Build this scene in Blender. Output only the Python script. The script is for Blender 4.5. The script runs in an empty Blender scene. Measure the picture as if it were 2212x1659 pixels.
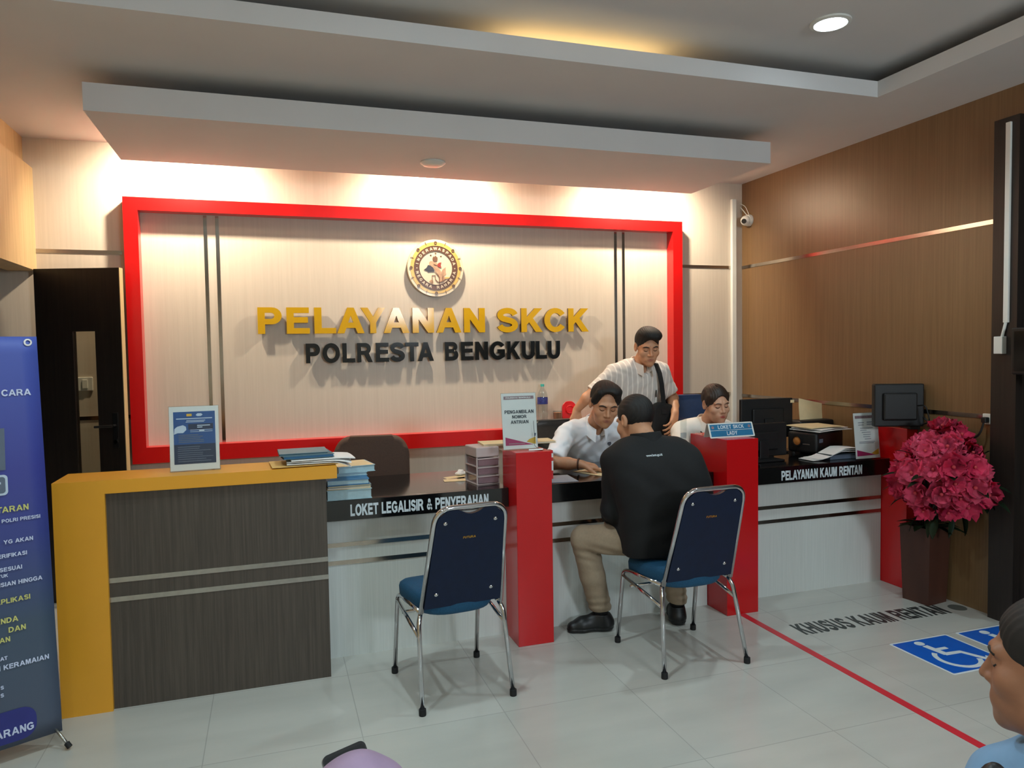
import bpy, bmesh, math, random
import numpy as np
from mathutils import Vector, Matrix
R = math.radians
random.seed(7)
SC = bpy.context.scene
COL = SC.collection

# ---------------------------------------------------------------- camera
cam_data = bpy.data.cameras.new('camera')
cam = bpy.data.objects.new('camera', cam_data); COL.objects.link(cam)
cam_data.sensor_width = 36.0
cam_data.lens = 1582.556 / 2212 * 36.0
cam_data.clip_start = 0.02
_rt = Vector((0.94960214, -0.31307264, -0.01553396)); _up = Vector((0.02906832, 0.03860933, 0.99883149)); _fw = Vector((0.31210705, 0.94894407, -0.045764))
cam.matrix_world = Matrix(((_rt.x, _up.x, -_fw.x, 0), (_rt.y, _up.y, -_fw.y, 0), (_rt.z, _up.z, -_fw.z, 1.55), (0, 0, 0, 1)))
SC.camera = cam
# ---------------------------------------------------------------- world, exposure
SC.view_settings.view_transform = 'Standard'
SC.view_settings.look = 'None'
SC.view_settings.exposure = 0.18
SC.view_settings.gamma = 1.0
SC.view_settings.use_curve_mapping = False
w = bpy.data.worlds.new('world'); SC.world = w; w.use_nodes = True
w.node_tree.nodes['Background'].inputs[0].default_value = (0.03, 0.035, 0.04, 1)
w.node_tree.nodes['Background'].inputs[1].default_value = 1.0

# ---------------------------------------------------------------- room lamps and added fill
def light(name, kind, loc, energy, color, size=0.1, rot=(0, 0, 0), spot=None, blend=0.5):
    d = bpy.data.lights.new(name, kind); d.energy = energy; d.color = color
    if kind == 'AREA':
        d.shape = 'DISK'; d.size = size
    elif kind in ('POINT', 'SPOT'):
        d.shadow_soft_size = size
    if kind == 'SPOT':
        d.spot_size = spot; d.spot_blend = blend
    o = bpy.data.objects.new(name, d); COL.objects.link(o); o.location = loc; o.rotation_euler = rot
    return o
COOL = (0.73, 0.94, 1.0); WARM = (1.0, 0.86, 0.66)
# cool downlights: first one visible, those behind the camera are added unseen fill
DOWN = [(2.60, 2.925, 62), (0.62, 2.72, 76), (-0.55, 2.3, 58), (1.9, -1.3, 140), (0.1, -1.3, 140), (-0.6, -0.4, 90)]
for x, y, e in DOWN:
    light('downlight_and_fill_lamp', 'SPOT', (x, y, 3.083), e, COOL, 0.05, spot=R(138), blend=0.6)
# warm lamps above the hanging panel, washing the wall
for x, e in ((-0.52, 100), (1.16, 92), (2.84, 100)):
    light('wall_washer_lamp', 'SPOT', (x, 5.0, 2.90), e, WARM, 0.035, rot=(R(38), 0, 0), spot=R(156), blend=0.7)
# daylight through the window in the rear wall
d = light('window_daylight', 'AREA', (2.38, -2.585, 2.36), 64, (0.80, 0.92, 1.0), 1.0, rot=(R(90), 0, 0))
d.data.shape = 'RECTANGLE'; d.data.size = 0.85; d.data.size_y = 0.46

# ---------------------------------------------------------------- materials
def lin(c):
    return tuple((v / 255 / 12.92) if v / 255 <= 0.04045 else (((v / 255 + 0.055) / 1.055) ** 2.4) for v in c)
MATS = {}
def _new(name):
    m = bpy.data.materials.new(name); m.use_nodes = True
    nt = m.node_tree; b = nt.nodes['Principled BSDF']
    MATS[name] = m
    return m, nt, b
def plain(name, rgb, rough=0.5, metal=0.0, var=0.06, scale=18.0, coat=0.0, bump=0.0, spec=0.5, emit=0.0, alpha=None, stretch=(1, 1, 1)):
    """principled surface whose colour varies a little by noise"""
    m, nt, b = _new(name)
    c = lin(rgb)
    tc = nt.nodes.new('ShaderNodeTexCoord'); mp = nt.nodes.new('ShaderNodeMapping'); mp.inputs['Scale'].default_value = stretch
    nz = nt.nodes.new('ShaderNodeTexNoise'); nz.inputs['Scale'].default_value = scale; nz.inputs['Detail'].default_value = 4
    nt.links.new(tc.outputs['Object'], mp.inputs[0]); nt.links.new(mp.outputs[0], nz.inputs['Vector'])
    rp = nt.nodes.new('ShaderNodeValToRGB')
    rp.color_ramp.elements[0].position = 0.3; rp.color_ramp.elements[1].position = 0.7
    rp.color_ramp.elements[0].color = tuple(v * (1 - var) for v in c) + (1,)
    rp.color_ramp.elements[1].color = tuple(min(1, v * (1 + var)) for v in c) + (1,)
    nt.links.new(nz.outputs['Fac'], rp.inputs[0]); nt.links.new(rp.outputs[0], b.inputs['Base Color'])
    b.inputs['Roughness'].default_value = rough; b.inputs['Metallic'].default_value = metal
    b.inputs['Specular IOR Level'].default_value = spec
    b.inputs['Coat Weight'].default_value = coat; b.inputs['Coat Roughness'].default_value = 0.08
    if emit:
        b.inputs['Emission Color'].default_value = c + (1,); b.inputs['Emission Strength'].default_value = emit
    if bump:
        bp = nt.nodes.new('ShaderNodeBump'); bp.inputs['Strength'].default_value = bump; bp.inputs['Distance'].default_value = 0.004
        nt.links.new(nz.outputs['Fac'], bp.inputs['Height']); nt.links.new(bp.outputs[0], b.inputs['Normal'])
    return m
def grain(name, dark, light_, stretch, rough=0.4, scale=6.0, coat=0.0, spec=0.5, lo=0.35, hi=0.65):
    """laminate with streaks running along one axis"""
    m, nt, b = _new(name)
    tc = nt.nodes.new('ShaderNodeTexCoord'); mp = nt.nodes.new('ShaderNodeMapping'); mp.inputs['Scale'].default_value = stretch
    nz = nt.nodes.new('ShaderNodeTexNoise'); nz.inputs['Scale'].default_value = scale; nz.inputs['Detail'].default_value = 8; nz.inputs['Roughness'].default_value = 0.65
    rp = nt.nodes.new('ShaderNodeValToRGB')
    rp.color_ramp.elements[0].position = lo; rp.color_ramp.elements[1].position = hi
    rp.color_ramp.elements[0].color = lin(dark) + (1,); rp.color_ramp.elements[1].color = lin(light_) + (1,)
    nt.links.new(tc.outputs['Object'], mp.inputs[0]); nt.links.new(mp.outputs[0], nz.inputs['Vector'])
    nt.links.new(nz.outputs['Fac'], rp.inputs[0]); nt.links.new(rp.outputs[0], b.inputs['Base Color'])
    b.inputs['Roughness'].default_value = rough; b.inputs['Specular IOR Level'].default_value = spec
    b.inputs['Coat Weight'].default_value = coat; b.inputs['Coat Roughness'].default_value = 0.1
    return m
def clear(name, tint=(255, 255, 255), gloss=0.12, rough=0.04):
    m, nt, b = _new(name)
    out = nt.nodes['Material Output']
    tr = nt.nodes.new('ShaderNodeBsdfTransparent'); tr.inputs[0].default_value = lin(tint) + (1,)
    gl = nt.nodes.new('ShaderNodeBsdfGlossy'); gl.inputs['Roughness'].default_value = rough
    fr = nt.nodes.new('ShaderNodeLayerWeight'); fr.inputs['Blend'].default_value = 0.5
    pw = nt.nodes.new('ShaderNodeMath'); pw.operation = 'POWER'; pw.inputs[1].default_value = 4.0; nt.links.new(fr.outputs['Facing'], pw.inputs[0])
    ad = nt.nodes.new('ShaderNodeMath'); ad.operation = 'MULTIPLY_ADD'; ad.inputs[1].default_value = 0.5; ad.inputs[2].default_value = gloss * 0.25
    mx = nt.nodes.new('ShaderNodeMixShader')
    nt.links.new(pw.outputs[0], ad.inputs[0]); nt.links.new(ad.outputs[0], mx.inputs[0])
    nt.links.new(tr.outputs[0], mx.inputs[1]); nt.links.new(gl.outputs[0], mx.inputs[2]); nt.links.new(mx.outputs[0], out.inputs[0])
    return m

plain('ceiling_paint', (212, 210, 210), 0.9, var=0.02, scale=3)
grain('wall_beige', (202, 189, 173), (209, 196, 180), (14, 14, 0.35), 0.38, 5)
grain('wall_brown', (118, 90, 60), (130, 101, 69), (16, 16, 0.3), 0.33, 5)
grain('wall_tan', (196, 165, 118), (212, 182, 134), (10, 10, 0.4), 0.5, 4)
grain('dark_wood', (26, 20, 17), (40, 31, 26), (10, 10, 0.4), 0.45, 6)
plain('black_room', (14, 13, 13), 0.8)
grain('panel_taupe', (64, 56, 49), (82, 73, 64), (22, 22, 0.5), 0.5, 5)
grain('panel_white', (204, 208, 204), (215, 218, 214), (26, 26, 0.5), 0.35, 5)
plain('yellow_laminate', (226, 158, 42), 0.38, var=0.03, scale=4)
plain('red_gloss', (198, 12, 18), 0.24, var=0.03, scale=3, coat=0.15)
plain('red_frame', (206, 14, 14), 0.28, var=0.03, scale=3, coat=0.15)
plain('black_gloss', (13, 13, 14), 0.12, var=0.1, coat=0.3)
plain('mirror_strip', (178, 170, 160), 0.16, metal=1.0, var=0.05)
plain('steel_strip', (176, 174, 168), 0.25, metal=0.9, var=0.08, scale=40)
plain('chrome', (205, 205, 208), 0.08, metal=1.0, var=0.02)
plain('floor_grey', (92, 96, 92), 0.4)
plain('rubber', (18, 18, 20), 0.7)
plain('white_lettering', (205, 215, 220), 0.5, var=0.02)
plain('yellow_letter', (204, 160, 26), 0.10, var=0.03, spec=0.2)
plain('black_letter', (20, 22, 23), 0.12, var=0.05, spec=0.3)
plain('letter_edge', (70, 45, 16), 0.4)
plain('white_plastic', (222, 222, 216), 0.4, var=0.02)
plain('white_paper', (232, 231, 228), 0.75, var=0.02)
plain('cream_paper', (228, 205, 160), 0.75, var=0.04)
plain('manila', (226, 186, 112), 0.7, var=0.04)
plain('paper_print', (150, 152, 160), 0.75)
plain('blue_print', (24, 82, 148), 0.45, var=0.08, scale=25)
plain('navy_print', (24, 44, 78), 0.45, var=0.08)
plain('slate_print', (92, 104, 122), 0.5, var=0.08)
plain('pale_print', (190, 205, 222), 0.5)
plain('magenta_print', (172, 40, 98), 0.5)
plain('gold_print', (222, 176, 60), 0.5)
plain('mauve_print', (150, 120, 126), 0.5, var=0.2, scale=80)
plain('dark_print', (40, 52, 62), 0.5)
clear('acrylic', (248, 250, 250), 0.10)
clear('bottle_plastic', (240, 245, 246), 0.25, 0.08)
clear('door_glass', (225, 222, 212), 0.12)
plain('blue_plastic', (36, 108, 160), 0.3, var=0.05)
plain('lightblue_paper', (168, 196, 204), 0.6, var=0.06, scale=60)
plain('teal_folder', (62, 104, 120), 0.4, var=0.06)
plain('grey_folder', (120, 142, 150), 0.45, var=0.06)
plain('chair_vinyl', (9, 25, 54), 0.42, var=0.12, scale=30, spec=0.3)
plain('seat_fabric', (18, 74, 108), 0.8, var=0.15, scale=160, bump=0.15)
plain('office_blue', (24, 48, 86), 0.7, var=0.12, scale=120, bump=0.1)
plain('office_brown', (70, 46, 32), 0.75, var=0.12, scale=120, bump=0.1)
plain('office_black', (24, 23, 23), 0.35, var=0.1)
plain('black_plastic', (13, 13, 14), 0.5, var=0.08)
plain('dark_screen', (8, 9, 11), 0.12)
plain('lens_reflection', (190, 120, 60), 0.12, var=0.15, coat=0.5)  # orange reflection in the projector lens, put into its colour
plain('drawer_plastic', (196, 180, 178), 0.35, var=0.03)
plain('drawer_smoke', (136, 112, 118), 0.2, var=0.1, coat=0.4)
plain('brown_drink', (190, 130, 98), 0.4, var=0.08)
plain('green_cap', (60, 170, 160), 0.4)
plain('bottle_label', (50, 60, 130), 0.4, var=0.5, scale=60)
plain('red_plastic', (214, 24, 34), 0.3)
plain('red_carton', (196, 40, 44), 0.5)
plain('emblem_white', (214, 194, 164), 0.3, var=0.02, coat=0.4)
plain('emblem_gold', (204, 164, 80), 0.3, var=0.12, scale=30, coat=0.4)
plain('emblem_brown', (92, 54, 26), 0.35, coat=0.4)
plain('emblem_slate', (60, 58, 68), 0.4)
plain('emblem_red', (150, 52, 40), 0.4)
plain('emblem_taupe', (176, 140, 112), 0.4, var=0.2, scale=50)
plain('skin', (196, 142, 108), 0.5, var=0.05, scale=40)
plain('skin_pale', (206, 156, 126), 0.5, var=0.05, scale=40)
plain('skin_dark', (150, 102, 76), 0.5, var=0.06, scale=40)
plain('lips', (160, 92, 78), 0.45)
plain('lips_red', (168, 62, 62), 0.4)
plain('hair', (20, 16, 14), 0.68, var=0.35, scale=60, stretch=(4, 1, 1))
plain('hair_brown', (48, 35, 27), 0.5, var=0.3, scale=60, stretch=(4, 1, 1))
plain('white_shirt', (236, 240, 246), 0.8, var=0.02)
plain('cream_blouse', (232, 226, 216), 0.75, var=0.02)
plain('black_cloth', (13, 13, 15), 0.85, var=0.15, scale=60)
plain('chino', (152, 134, 112), 0.85, var=0.06, scale=80)
plain('dark_cloth', (34, 34, 40), 0.85, var=0.1)
plain('black_leather', (16, 16, 17), 0.45, var=0.1)
plain('lilac_cloth', (152, 128, 154), 0.85, var=0.06, scale=30)
plain('blue_shirt', (124, 160, 196), 0.85, var=0.08, scale=14)
plain('jeans', (44, 72, 104), 0.85, var=0.12, scale=90)
plain('wood_pot', (72, 40, 30), 0.5, var=0.2, scale=8, stretch=(1, 1, 0.2))
plain('petal', (216, 44, 88), 0.6, var=0.15, scale=30)
plain('petal_light', (230, 74, 112), 0.6, var=0.15, scale=30)
plain('petal_core', (190, 60, 70), 0.6)
plain('leaf_green', (28, 50, 26), 0.55, var=0.25, scale=20)
plain('stem_brown', (52, 40, 28), 0.7)
plain('floor_blue', (16, 92, 190), 0.3, var=0.03)
plain('floor_white', (214, 222, 224), 0.35, var=0.02)
plain('floor_black', (46, 50, 49), 0.4)
plain('tape_red', (206, 44, 56), 0.4, var=0.04)
plain('lamp_glow', (225, 245, 255), 0.5, var=0, emit=14.0)
plain('cove_glow', (255, 214, 140), 0.5, var=0, emit=11.0)
plain('cable_black', (16, 16, 17), 0.5)
plain('gold_metal', (212, 160, 70), 0.2, metal=1.0)

def floor_material():
    m, nt, b = _new('floor_tiles')
    geo = nt.nodes.new('ShaderNodeNewGeometry')
    mp = nt.nodes.new('ShaderNodeMapping'); mp.inputs['Location'].default_value = (-0.31, -0.54, 0)
    br = nt.nodes.new('ShaderNodeTexBrick'); br.offset = 0.0; br.squash = 1.0
    br.inputs['Scale'].default_value = 1.0; br.inputs['Brick Width'].default_value = 0.6; br.inputs['Row Height'].default_value = 0.6
    br.inputs['Mortar Size'].default_value = 0.0022; br.inputs['Mortar Smooth'].default_value = 0.1
    br.inputs['Color1'].default_value = lin((188, 186, 178)) + (1,); br.inputs['Color2'].default_value = lin((194, 191, 183)) + (1,)
    br.inputs['Mortar'].default_value = lin((170, 168, 161)) + (1,)
    nt.links.new(geo.outputs['Position'], mp.inputs[0]); nt.links.new(mp.outputs[0], br.inputs['Vector'])
    m2 = nt.nodes.new('ShaderNodeMapping'); m2.inputs['Scale'].default_value = (0.6, 2.2, 1)
    nz = nt.nodes.new('ShaderNodeTexNoise'); nz.inputs['Scale'].default_value = 2.2; nz.inputs['Detail'].default_value = 6
    nt.links.new(geo.outputs['Position'], m2.inputs[0]); nt.links.new(m2.outputs[0], nz.inputs['Vector'])
    rp = nt.nodes.new('ShaderNodeValToRGB'); rp.color_ramp.elements[0].color = (0.90, 0.90, 0.90, 1); rp.color_ramp.elements[1].color = (1.0, 1.0, 1.0, 1)
    rp.color_ramp.elements[0].position = 0.35; rp.color_ramp.elements[1].position = 0.65
    nt.links.new(nz.outputs['Fac'], rp.inputs[0])
    mx = nt.nodes.new('ShaderNodeMix'); mx.data_type = 'RGBA'; mx.blend_type = 'MULTIPLY'; mx.inputs['Factor'].default_value = 1.0
    nt.links.new(br.outputs['Color'], mx.inputs['A']); nt.links.new(rp.outputs[0], mx.inputs['B'])
    nt.links.new(mx.outputs['Result'], b.inputs['Base Color'])
    b.inputs['Roughness'].default_value = 0.16
    return m
floor_material()
def banner_material():
    m, nt, b = _new('banner_print')
    tc = nt.nodes.new('ShaderNodeTexCoord'); sp = nt.nodes.new('ShaderNodeSeparateXYZ')
    rp = nt.nodes.new('ShaderNodeValToRGB')
    e = rp.color_ramp.elements
    e[0].position = 0.0; e[0].color = lin((78, 86, 104)) + (1,)
    e[1].position = 1.0; e[1].color = lin((74, 92, 176)) + (1,)
    for p, c in ((0.30, (66, 82, 102)), (0.52, (58, 68, 138)), (0.68, (60, 66, 150))):
        k = rp.color_ramp.elements.new(p); k.color = lin(c) + (1,)
    mr = nt.nodes.new('ShaderNodeMapRange'); mr.inputs['From Min'].default_value = 0.06; mr.inputs['From Max'].default_value = 1.63
    nt.links.new(tc.outputs['Object'], sp.inputs[0]); nt.links.new(sp.outputs['Z'], mr.inputs['Value']); nt.links.new(mr.outputs[0], rp.inputs[0])
    nt.links.new(rp.outputs[0], b.inputs['Base Color']); b.inputs['Roughness'].default_value = 0.5
banner_material()
def stripe_material():
    m, nt, b = _new('striped_shirt')
    tc = nt.nodes.new('ShaderNodeTexCoord')
    mp = nt.nodes.new('ShaderNodeMapping'); mp.inputs['Rotation'].default_value = (0, 0, R(-10))
    wv = nt.nodes.new('ShaderNodeTexWave'); wv.bands_direction = 'X'; wv.inputs['Scale'].default_value = 9.0; wv.inputs['Distortion'].default_value = 0.6; wv.inputs['Detail'].default_value = 1
    rp = nt.nodes.new('ShaderNodeValToRGB')
    rp.color_ramp.elements[0].position = 0.80; rp.color_ramp.elements[0].color = lin((196, 188, 182)) + (1,)
    rp.color_ramp.elements[1].position = 0.93; rp.color_ramp.elements[1].color = lin((226, 218, 210)) + (1,)
    nt.links.new(tc.outputs['Object'], mp.inputs[0]); nt.links.new(mp.outputs[0], wv.inputs['Vector'])
    nt.links.new(wv.outputs['Fac'], rp.inputs[0]); nt.links.new(rp.outputs[0], b.inputs['Base Color']); b.inputs['Roughness'].default_value = 0.85
stripe_material()

# ---------------------------------------------------------------- object helpers
def tag(o, label=None, cat=None, group=None, kind=None):
    if label: o['label'] = label
    if cat: o['category'] = cat
    if group: o['group'] = group
    if kind: o['kind'] = kind
    return o
def thing(name, label, cat, loc=(0, 0, 0), rotz=0.0, group=None):
    o = bpy.data.objects.new(name, None); COL.objects.link(o)
    o.empty_display_size = 0.1
    o.location = loc; o.rotation_euler = (0, 0, rotz)
    return tag(o, label, cat, group)
def finish(name, bm, mat, parent=None, smooth=False, loc=None, rot=None):
    me = bpy.data.meshes.new(name)
    bmesh.ops.recalc_face_normals(bm, faces=bm.faces)
    bm.to_mesh(me); bm.free()
    return link(name, me, mat, parent, smooth, loc, rot)
def link(name, me, mat, parent=None, smooth=False, loc=None, rot=None):
    if mat:
        me.materials.clear(); me.materials.append(MATS[mat])
    if smooth:
        me.polygons.foreach_set('use_smooth', [True] * len(me.polygons))
        if smooth != 'all':
            me.set_sharp_from_angle(angle=R(smooth if smooth is not True else 40))
    o = bpy.data.objects.new(name, me); COL.objects.link(o)
    if parent: o.parent = parent
    if loc is not None: o.location = loc
    if rot is not None: o.rotation_euler = rot
    return o
def box(bm, lo, hi, M=None, bev=0.0, seg=2):
    ret = bmesh.ops.create_cube(bm, size=1.0)
    vs = ret['verts']
    for v in vs:
        v.co = Vector([lo[i] + (v.co[i] + 0.5) * (hi[i] - lo[i]) for i in range(3)])
    if bev:
        es = list({e for v in vs for e in v.link_edges})
        r = bmesh.ops.bevel(bm, geom=es, offset=bev, segments=seg, profile=0.5, affect='EDGES')
        vs = list({v for f in r['faces'] for v in f.verts} | {v for v in vs if v.is_valid})
    if M is not None:
        bmesh.ops.transform(bm, matrix=M, verts=vs)
    return vs
def BX(lo, hi, M=None, bev=0.0, seg=2):
    bm = bmesh.new(); box(bm, lo, hi, M, bev, seg); return bm
def tube(bm, pts, r, n=10, cap=True, rr=None):
    """round tube along points (parallel transported rings)"""
    P = [Vector(p) for p in pts]
    T = [(P[min(i + 1, len(P) - 1)] - P[max(i - 1, 0)]).normalized() for i in range(len(P))]
    a = Vector((0, 0, 1)) if abs(T[0].z) < 0.9 else Vector((1, 0, 0))
    u = (a - T[0] * a.dot(T[0])).normalized(); rings = []
    for i, p in enumerate(P):
        u = (u - T[i] * u.dot(T[i])).normalized(); v = T[i].cross(u)
        ri = rr[i] if rr else r
        rings.append([bm.verts.new(p + (u * math.cos(2 * math.pi * k / n) + v * math.sin(2 * math.pi * k / n)) * ri) for k in range(n)])
    for i in range(len(rings) - 1):
        for k in range(n):
            bm.faces.new((rings[i][k], rings[i][(k + 1) % n], rings[i + 1][(k + 1) % n], rings[i + 1][k]))
    if cap:
        bm.faces.new(rings[0][::-1]); bm.faces.new(rings[-1])
    return bm
def arc(pts, rad, n=5):
    """round the corners of a polyline"""
    P = [Vector(p) for p in pts]; out = [P[0]]
    for i in range(1, len(P) - 1):
        a = (P[i - 1] - P[i]); b = (P[i + 1] - P[i]); t = min(rad, a.length * 0.45, b.length * 0.45)
        s = P[i] + a.normalized() * t; e = P[i] + b.normalized() * t
        for k in range(n + 1):
            f = k / n; out.append((s * (1 - f) + P[i] * f) * (1 - f) + (P[i] * (1 - f) + e * f) * f)
    out.append(P[-1]); return out
def lathe(bm, prof, n=24, axis=(0, 0, 0), M=None):
    """revolve (r,z) profile about z"""
    rings = []
    new = []
    for r, z in prof:
        if r < 1e-5:
            v = bm.verts.new((axis[0], axis[1], axis[2] + z)); rings.append([v]); new.append(v)
        else:
            ring = [bm.verts.new((axis[0] + r * math.cos(2 * math.pi * k / n), axis[1] + r * math.sin(2 * math.pi * k / n), axis[2] + z)) for k in range(n)]
            rings.append(ring); new += ring
    for a, b in zip(rings, rings[1:]):
        for k in range(n):
            q = [a[k % len(a)], a[(k + 1) % len(a)], b[(k + 1) % len(b)], b[k % len(b)]]
            q2 = []
            for x in q:
                if x not in q2: q2.append(x)
            if len(q2) > 2: bm.faces.new(q2)
    if M is not None: bmesh.ops.transform(bm, matrix=M, verts=new)
    return bm
def prism(bm, poly, y0, y1, M=None, plane='xz'):
    """polygon extruded; plane xz extrudes along y, plane xy along z"""
    def P(a, b, c): return (a, c, b) if plane == 'xz' else (a, b, c)
    A = [bm.verts.new(P(x, z, y0)) for x, z in poly]; B = [bm.verts.new(P(x, z, y1)) for x, z in poly]
    bm.faces.new(A); bm.faces.new(B[::-1])
    for i in range(len(poly)):
        j = (i + 1) % len(poly); bm.faces.new((A[i], B[i], B[j], A[j]))
    if M is not None: bmesh.ops.transform(bm, matrix=M, verts=A + B)
    return A + B
def rounded_rect(w, h, r, n=5, x0=0.0, y0=0.0):
    out = []
    for cx, cy, a0 in ((w - r, h - r, 0), (r, h - r, 90), (r, r, 180), (w - r, r, 270)):
        for k in range(n + 1):
            a = R(a0 + 90 * k / n); out.append((x0 + cx + r * math.cos(a), y0 + cy + r * math.sin(a)))
    return out
def sheet(bm, M, w, h, nx=8, ny=6, thick=0.0006, f=None):
    """paper: grid in local xy, height f(u,v), given a thickness"""
    vs = []
    for s in (0, 1):
        g = [[bm.verts.new(M @ Vector((w * i / nx, h * j / ny, (f(i / nx, j / ny) if f else 0) + s * thick))) for i in range(nx + 1)] for j in range(ny + 1)]
        vs.append(g)
    a, b = vs
    for j in range(ny):
        for i in range(nx):
            bm.faces.new((a[j][i], a[j + 1][i], a[j + 1][i + 1], a[j][i + 1])); bm.faces.new((b[j][i], b[j][i + 1], b[j + 1][i + 1], b[j + 1][i]))
    for i in range(nx):
        bm.faces.new((a[0][i], a[0][i + 1], b[0][i + 1], b[0][i])); bm.faces.new((a[ny][i + 1], a[ny][i], b[ny][i], b[ny][i + 1]))
    for j in range(ny):
        bm.faces.new((a[j + 1][0], a[j][0], b[j][0], b[j + 1][0])); bm.faces.new((a[j][nx], a[j + 1][nx], b[j + 1][nx], b[j][nx]))
def T(x, y, z, rz=0.0, rx=0.0, ry=0.0):
    return Matrix.Translation((x, y, z)) @ Matrix.Rotation(rz, 4, 'Z') @ Matrix.Rotation(ry, 4, 'Y') @ Matrix.Rotation(rx, 4, 'X')
# block letters drawn as outlines: cap height 1, stems about 0.2
def _el(cx, cy, rx, ry, a0, a1, n=9):
    return [(cx + rx * math.cos(R(a0 + (a1 - a0) * k / n)), cy + ry * math.sin(R(a0 + (a1 - a0) * k / n))) for k in range(n + 1)]
def _stroke(pts, t):
    L_, R_ = [], []
    for i in range(len(pts)):
        a, b = pts[max(i - 1, 0)], pts[min(i + 1, len(pts) - 1)]
        d = Vector((b[0] - a[0], b[1] - a[1])).normalized()
        L_.append((pts[i][0] - d.y * t / 2, pts[i][1] + d.x * t / 2)); R_.append((pts[i][0] + d.y * t / 2, pts[i][1] - d.x * t / 2))
    return L_ + R_[::-1]
GLYPH = {
    'A': [[(0, 0), (.39, 1), (.61, 1), (1, 0), (.78, 0), (.70, .22), (.30, .22), (.22, 0)], [(.36, .39), (.64, .39), (.5, .78)]],
    'B': [[(0, 0), (0, 1), (.50, 1)] + _el(.50, .745, .29, .255, 90, -62) + _el(.51, .285, .35, .285, 68, -90), [(.2, .60), (.2, .84), (.46, .84)] + _el(.46, .72, .13, .12, 90, -90), [(.2, .17), (.2, .44), (.48, .44)] + _el(.48, .305, .16, .135, 90, -90)],
    'C': [_el(.5, .5, .5, .515, 38, 322, 20) + _el(.5, .5, .29, .34, 322, 38, 18)],
    'D': [[(0, 0), (0, 1), (.38, 1)] + _el(.38, .5, .5, .5, 90, -90, 14), [(.2, .17), (.2, .83), (.37, .83)] + _el(.37, .5, .29, .33, 90, -90, 12)],
    'E': [[(0, 0), (0, 1), (.74, 1), (.74, .83), (.2, .83), (.2, .61), (.70, .61), (.70, .44), (.2, .44), (.2, .17), (.76, .17), (.76, 0)]],
    'F': [[(0, 0), (0, 1), (.70, 1), (.70, .83), (.2, .83), (.2, .60), (.62, .60), (.62, .43), (.2, .43), (.2, 0)]],
    'G': [_el(.5, .5, .5, .515, 38, 305, 20) + [(.94, .16), (.94, .55), (.52, .55), (.52, .38), (.73, .38), (.73, .26)] + _el(.5, .5, .29, .34, 312, 40, 16)],
    'H': [[(0, 0), (0, 1), (.2, 1), (.2, .60), (.6, .60), (.6, 1), (.8, 1), (.8, 0), (.6, 0), (.6, .43), (.2, .43), (.2, 0)]],
    'I': [[(0, 0), (0, 1), (.2, 1), (.2, 0)]],
    'J': [[(.42, 1), (.62, 1)] + _el(.31, .32, .31, .335, 0, -180, 12) + [(.19, .35)] + _el(.31, .32, .11, .165, 180, 360, 8)],
    'K': [[(0, 0), (0, 1), (.2, 1), (.2, .57), (.60, 1), (.87, 1), (.47, .585), (.90, 0), (.645, 0), (.33, .445), (.2, .31), (.2, 0)]],
    'L': [[(0, 0), (0, 1), (.2, 1), (.2, .17), (.70, .17), (.70, 0)]],
    'M': [[(0, 0), (0, 1), (.30, 1), (.475, .32), (.65, 1), (.95, 1), (.95, 0), (.765, 0), (.765, .78), (.565, 0), (.385, 0), (.185, .78), (.185, 0)]],
    'N': [[(0, 0), (0, 1), (.2, 1), (.61, .36), (.61, 1), (.8, 1), (.8, 0), (.6, 0), (.19, .63), (.19, 0)]],
    'O': [_el(.5, .5, .5, .515, 0, 345, 23), _el(.5, .5, .29, .345, 0, 342, 19)],
    'P': [[(0, 0), (0, 1), (.48, 1)] + _el(.48, .69, .32, .31, 90, -90, 10) + [(.2, .38), (.2, 0)], [(.2, .54), (.2, .84), (.45, .84)] + _el(.45, .69, .145, .15, 90, -90, 8)],
    'R': [[(0, 0), (0, 1), (.5, 1)] + _el(.5, .71, .34, .29, 90, -55, 9) + [(.93, 0), (.69, 0), (.44, .41), (.2, .41), (.2, 0)], [(.2, .57), (.2, .84), (.48, .84)] + _el(.48, .705, .15, .135, 90, -90, 8)],
    'S': [_stroke(_el(.42, .72, .30, .195, 12, 235, 14) + _el(.42, .29, .31, .205, 62, -165, 14), .185)],
    'T': [[(.31, 0), (.31, .83), (0, .83), (0, 1), (.82, 1), (.82, .83), (.51, .83), (.51, 0)]],
    'U': [[(0, 1)] + _el(.4, .36, .4, .375, 180, 360, 14) + [(.8, 1), (.6, 1)] + _el(.4, .36, .2, .2, 360, 180, 10) + [(.2, 1)]],
    'V': [[(.36, 0), (0, 1), (.22, 1), (.48, .27), (.74, 1), (.95, 1), (.59, 0)]],
    'W': [[(.27, 0), (0, 1), (.21, 1), (.38, .31), (.58, 1), (.82, 1), (1.02, .31), (1.19, 1), (1.4, 1), (1.13, 0), (.9, 0), (.7, .75), (.5, 0)]],
    'Y': [[(.37, 0), (.37, .42), (0, 1), (.235, 1), (.475, .60), (.71, 1), (.94, 1), (.57, .42), (.57, 0)]],
    '&': [_stroke([(.86, .02), (.58, .36), (.34, .66)] + _el(.43, .80, .13, .125, 190, -10, 9) + [(.52, .66), (.30, .50)] + _el(.33, .28, .22, .20, 120, 300, 9) + [(.62, .20), (.78, .46)], .165)],
}
_KERN = {'AY': -.16, 'YA': -.16, 'LA': 0.0, 'TA': -.12, 'AT': -.12, 'LT': -.1, 'PA': -.08, 'RY': -.05}
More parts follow.
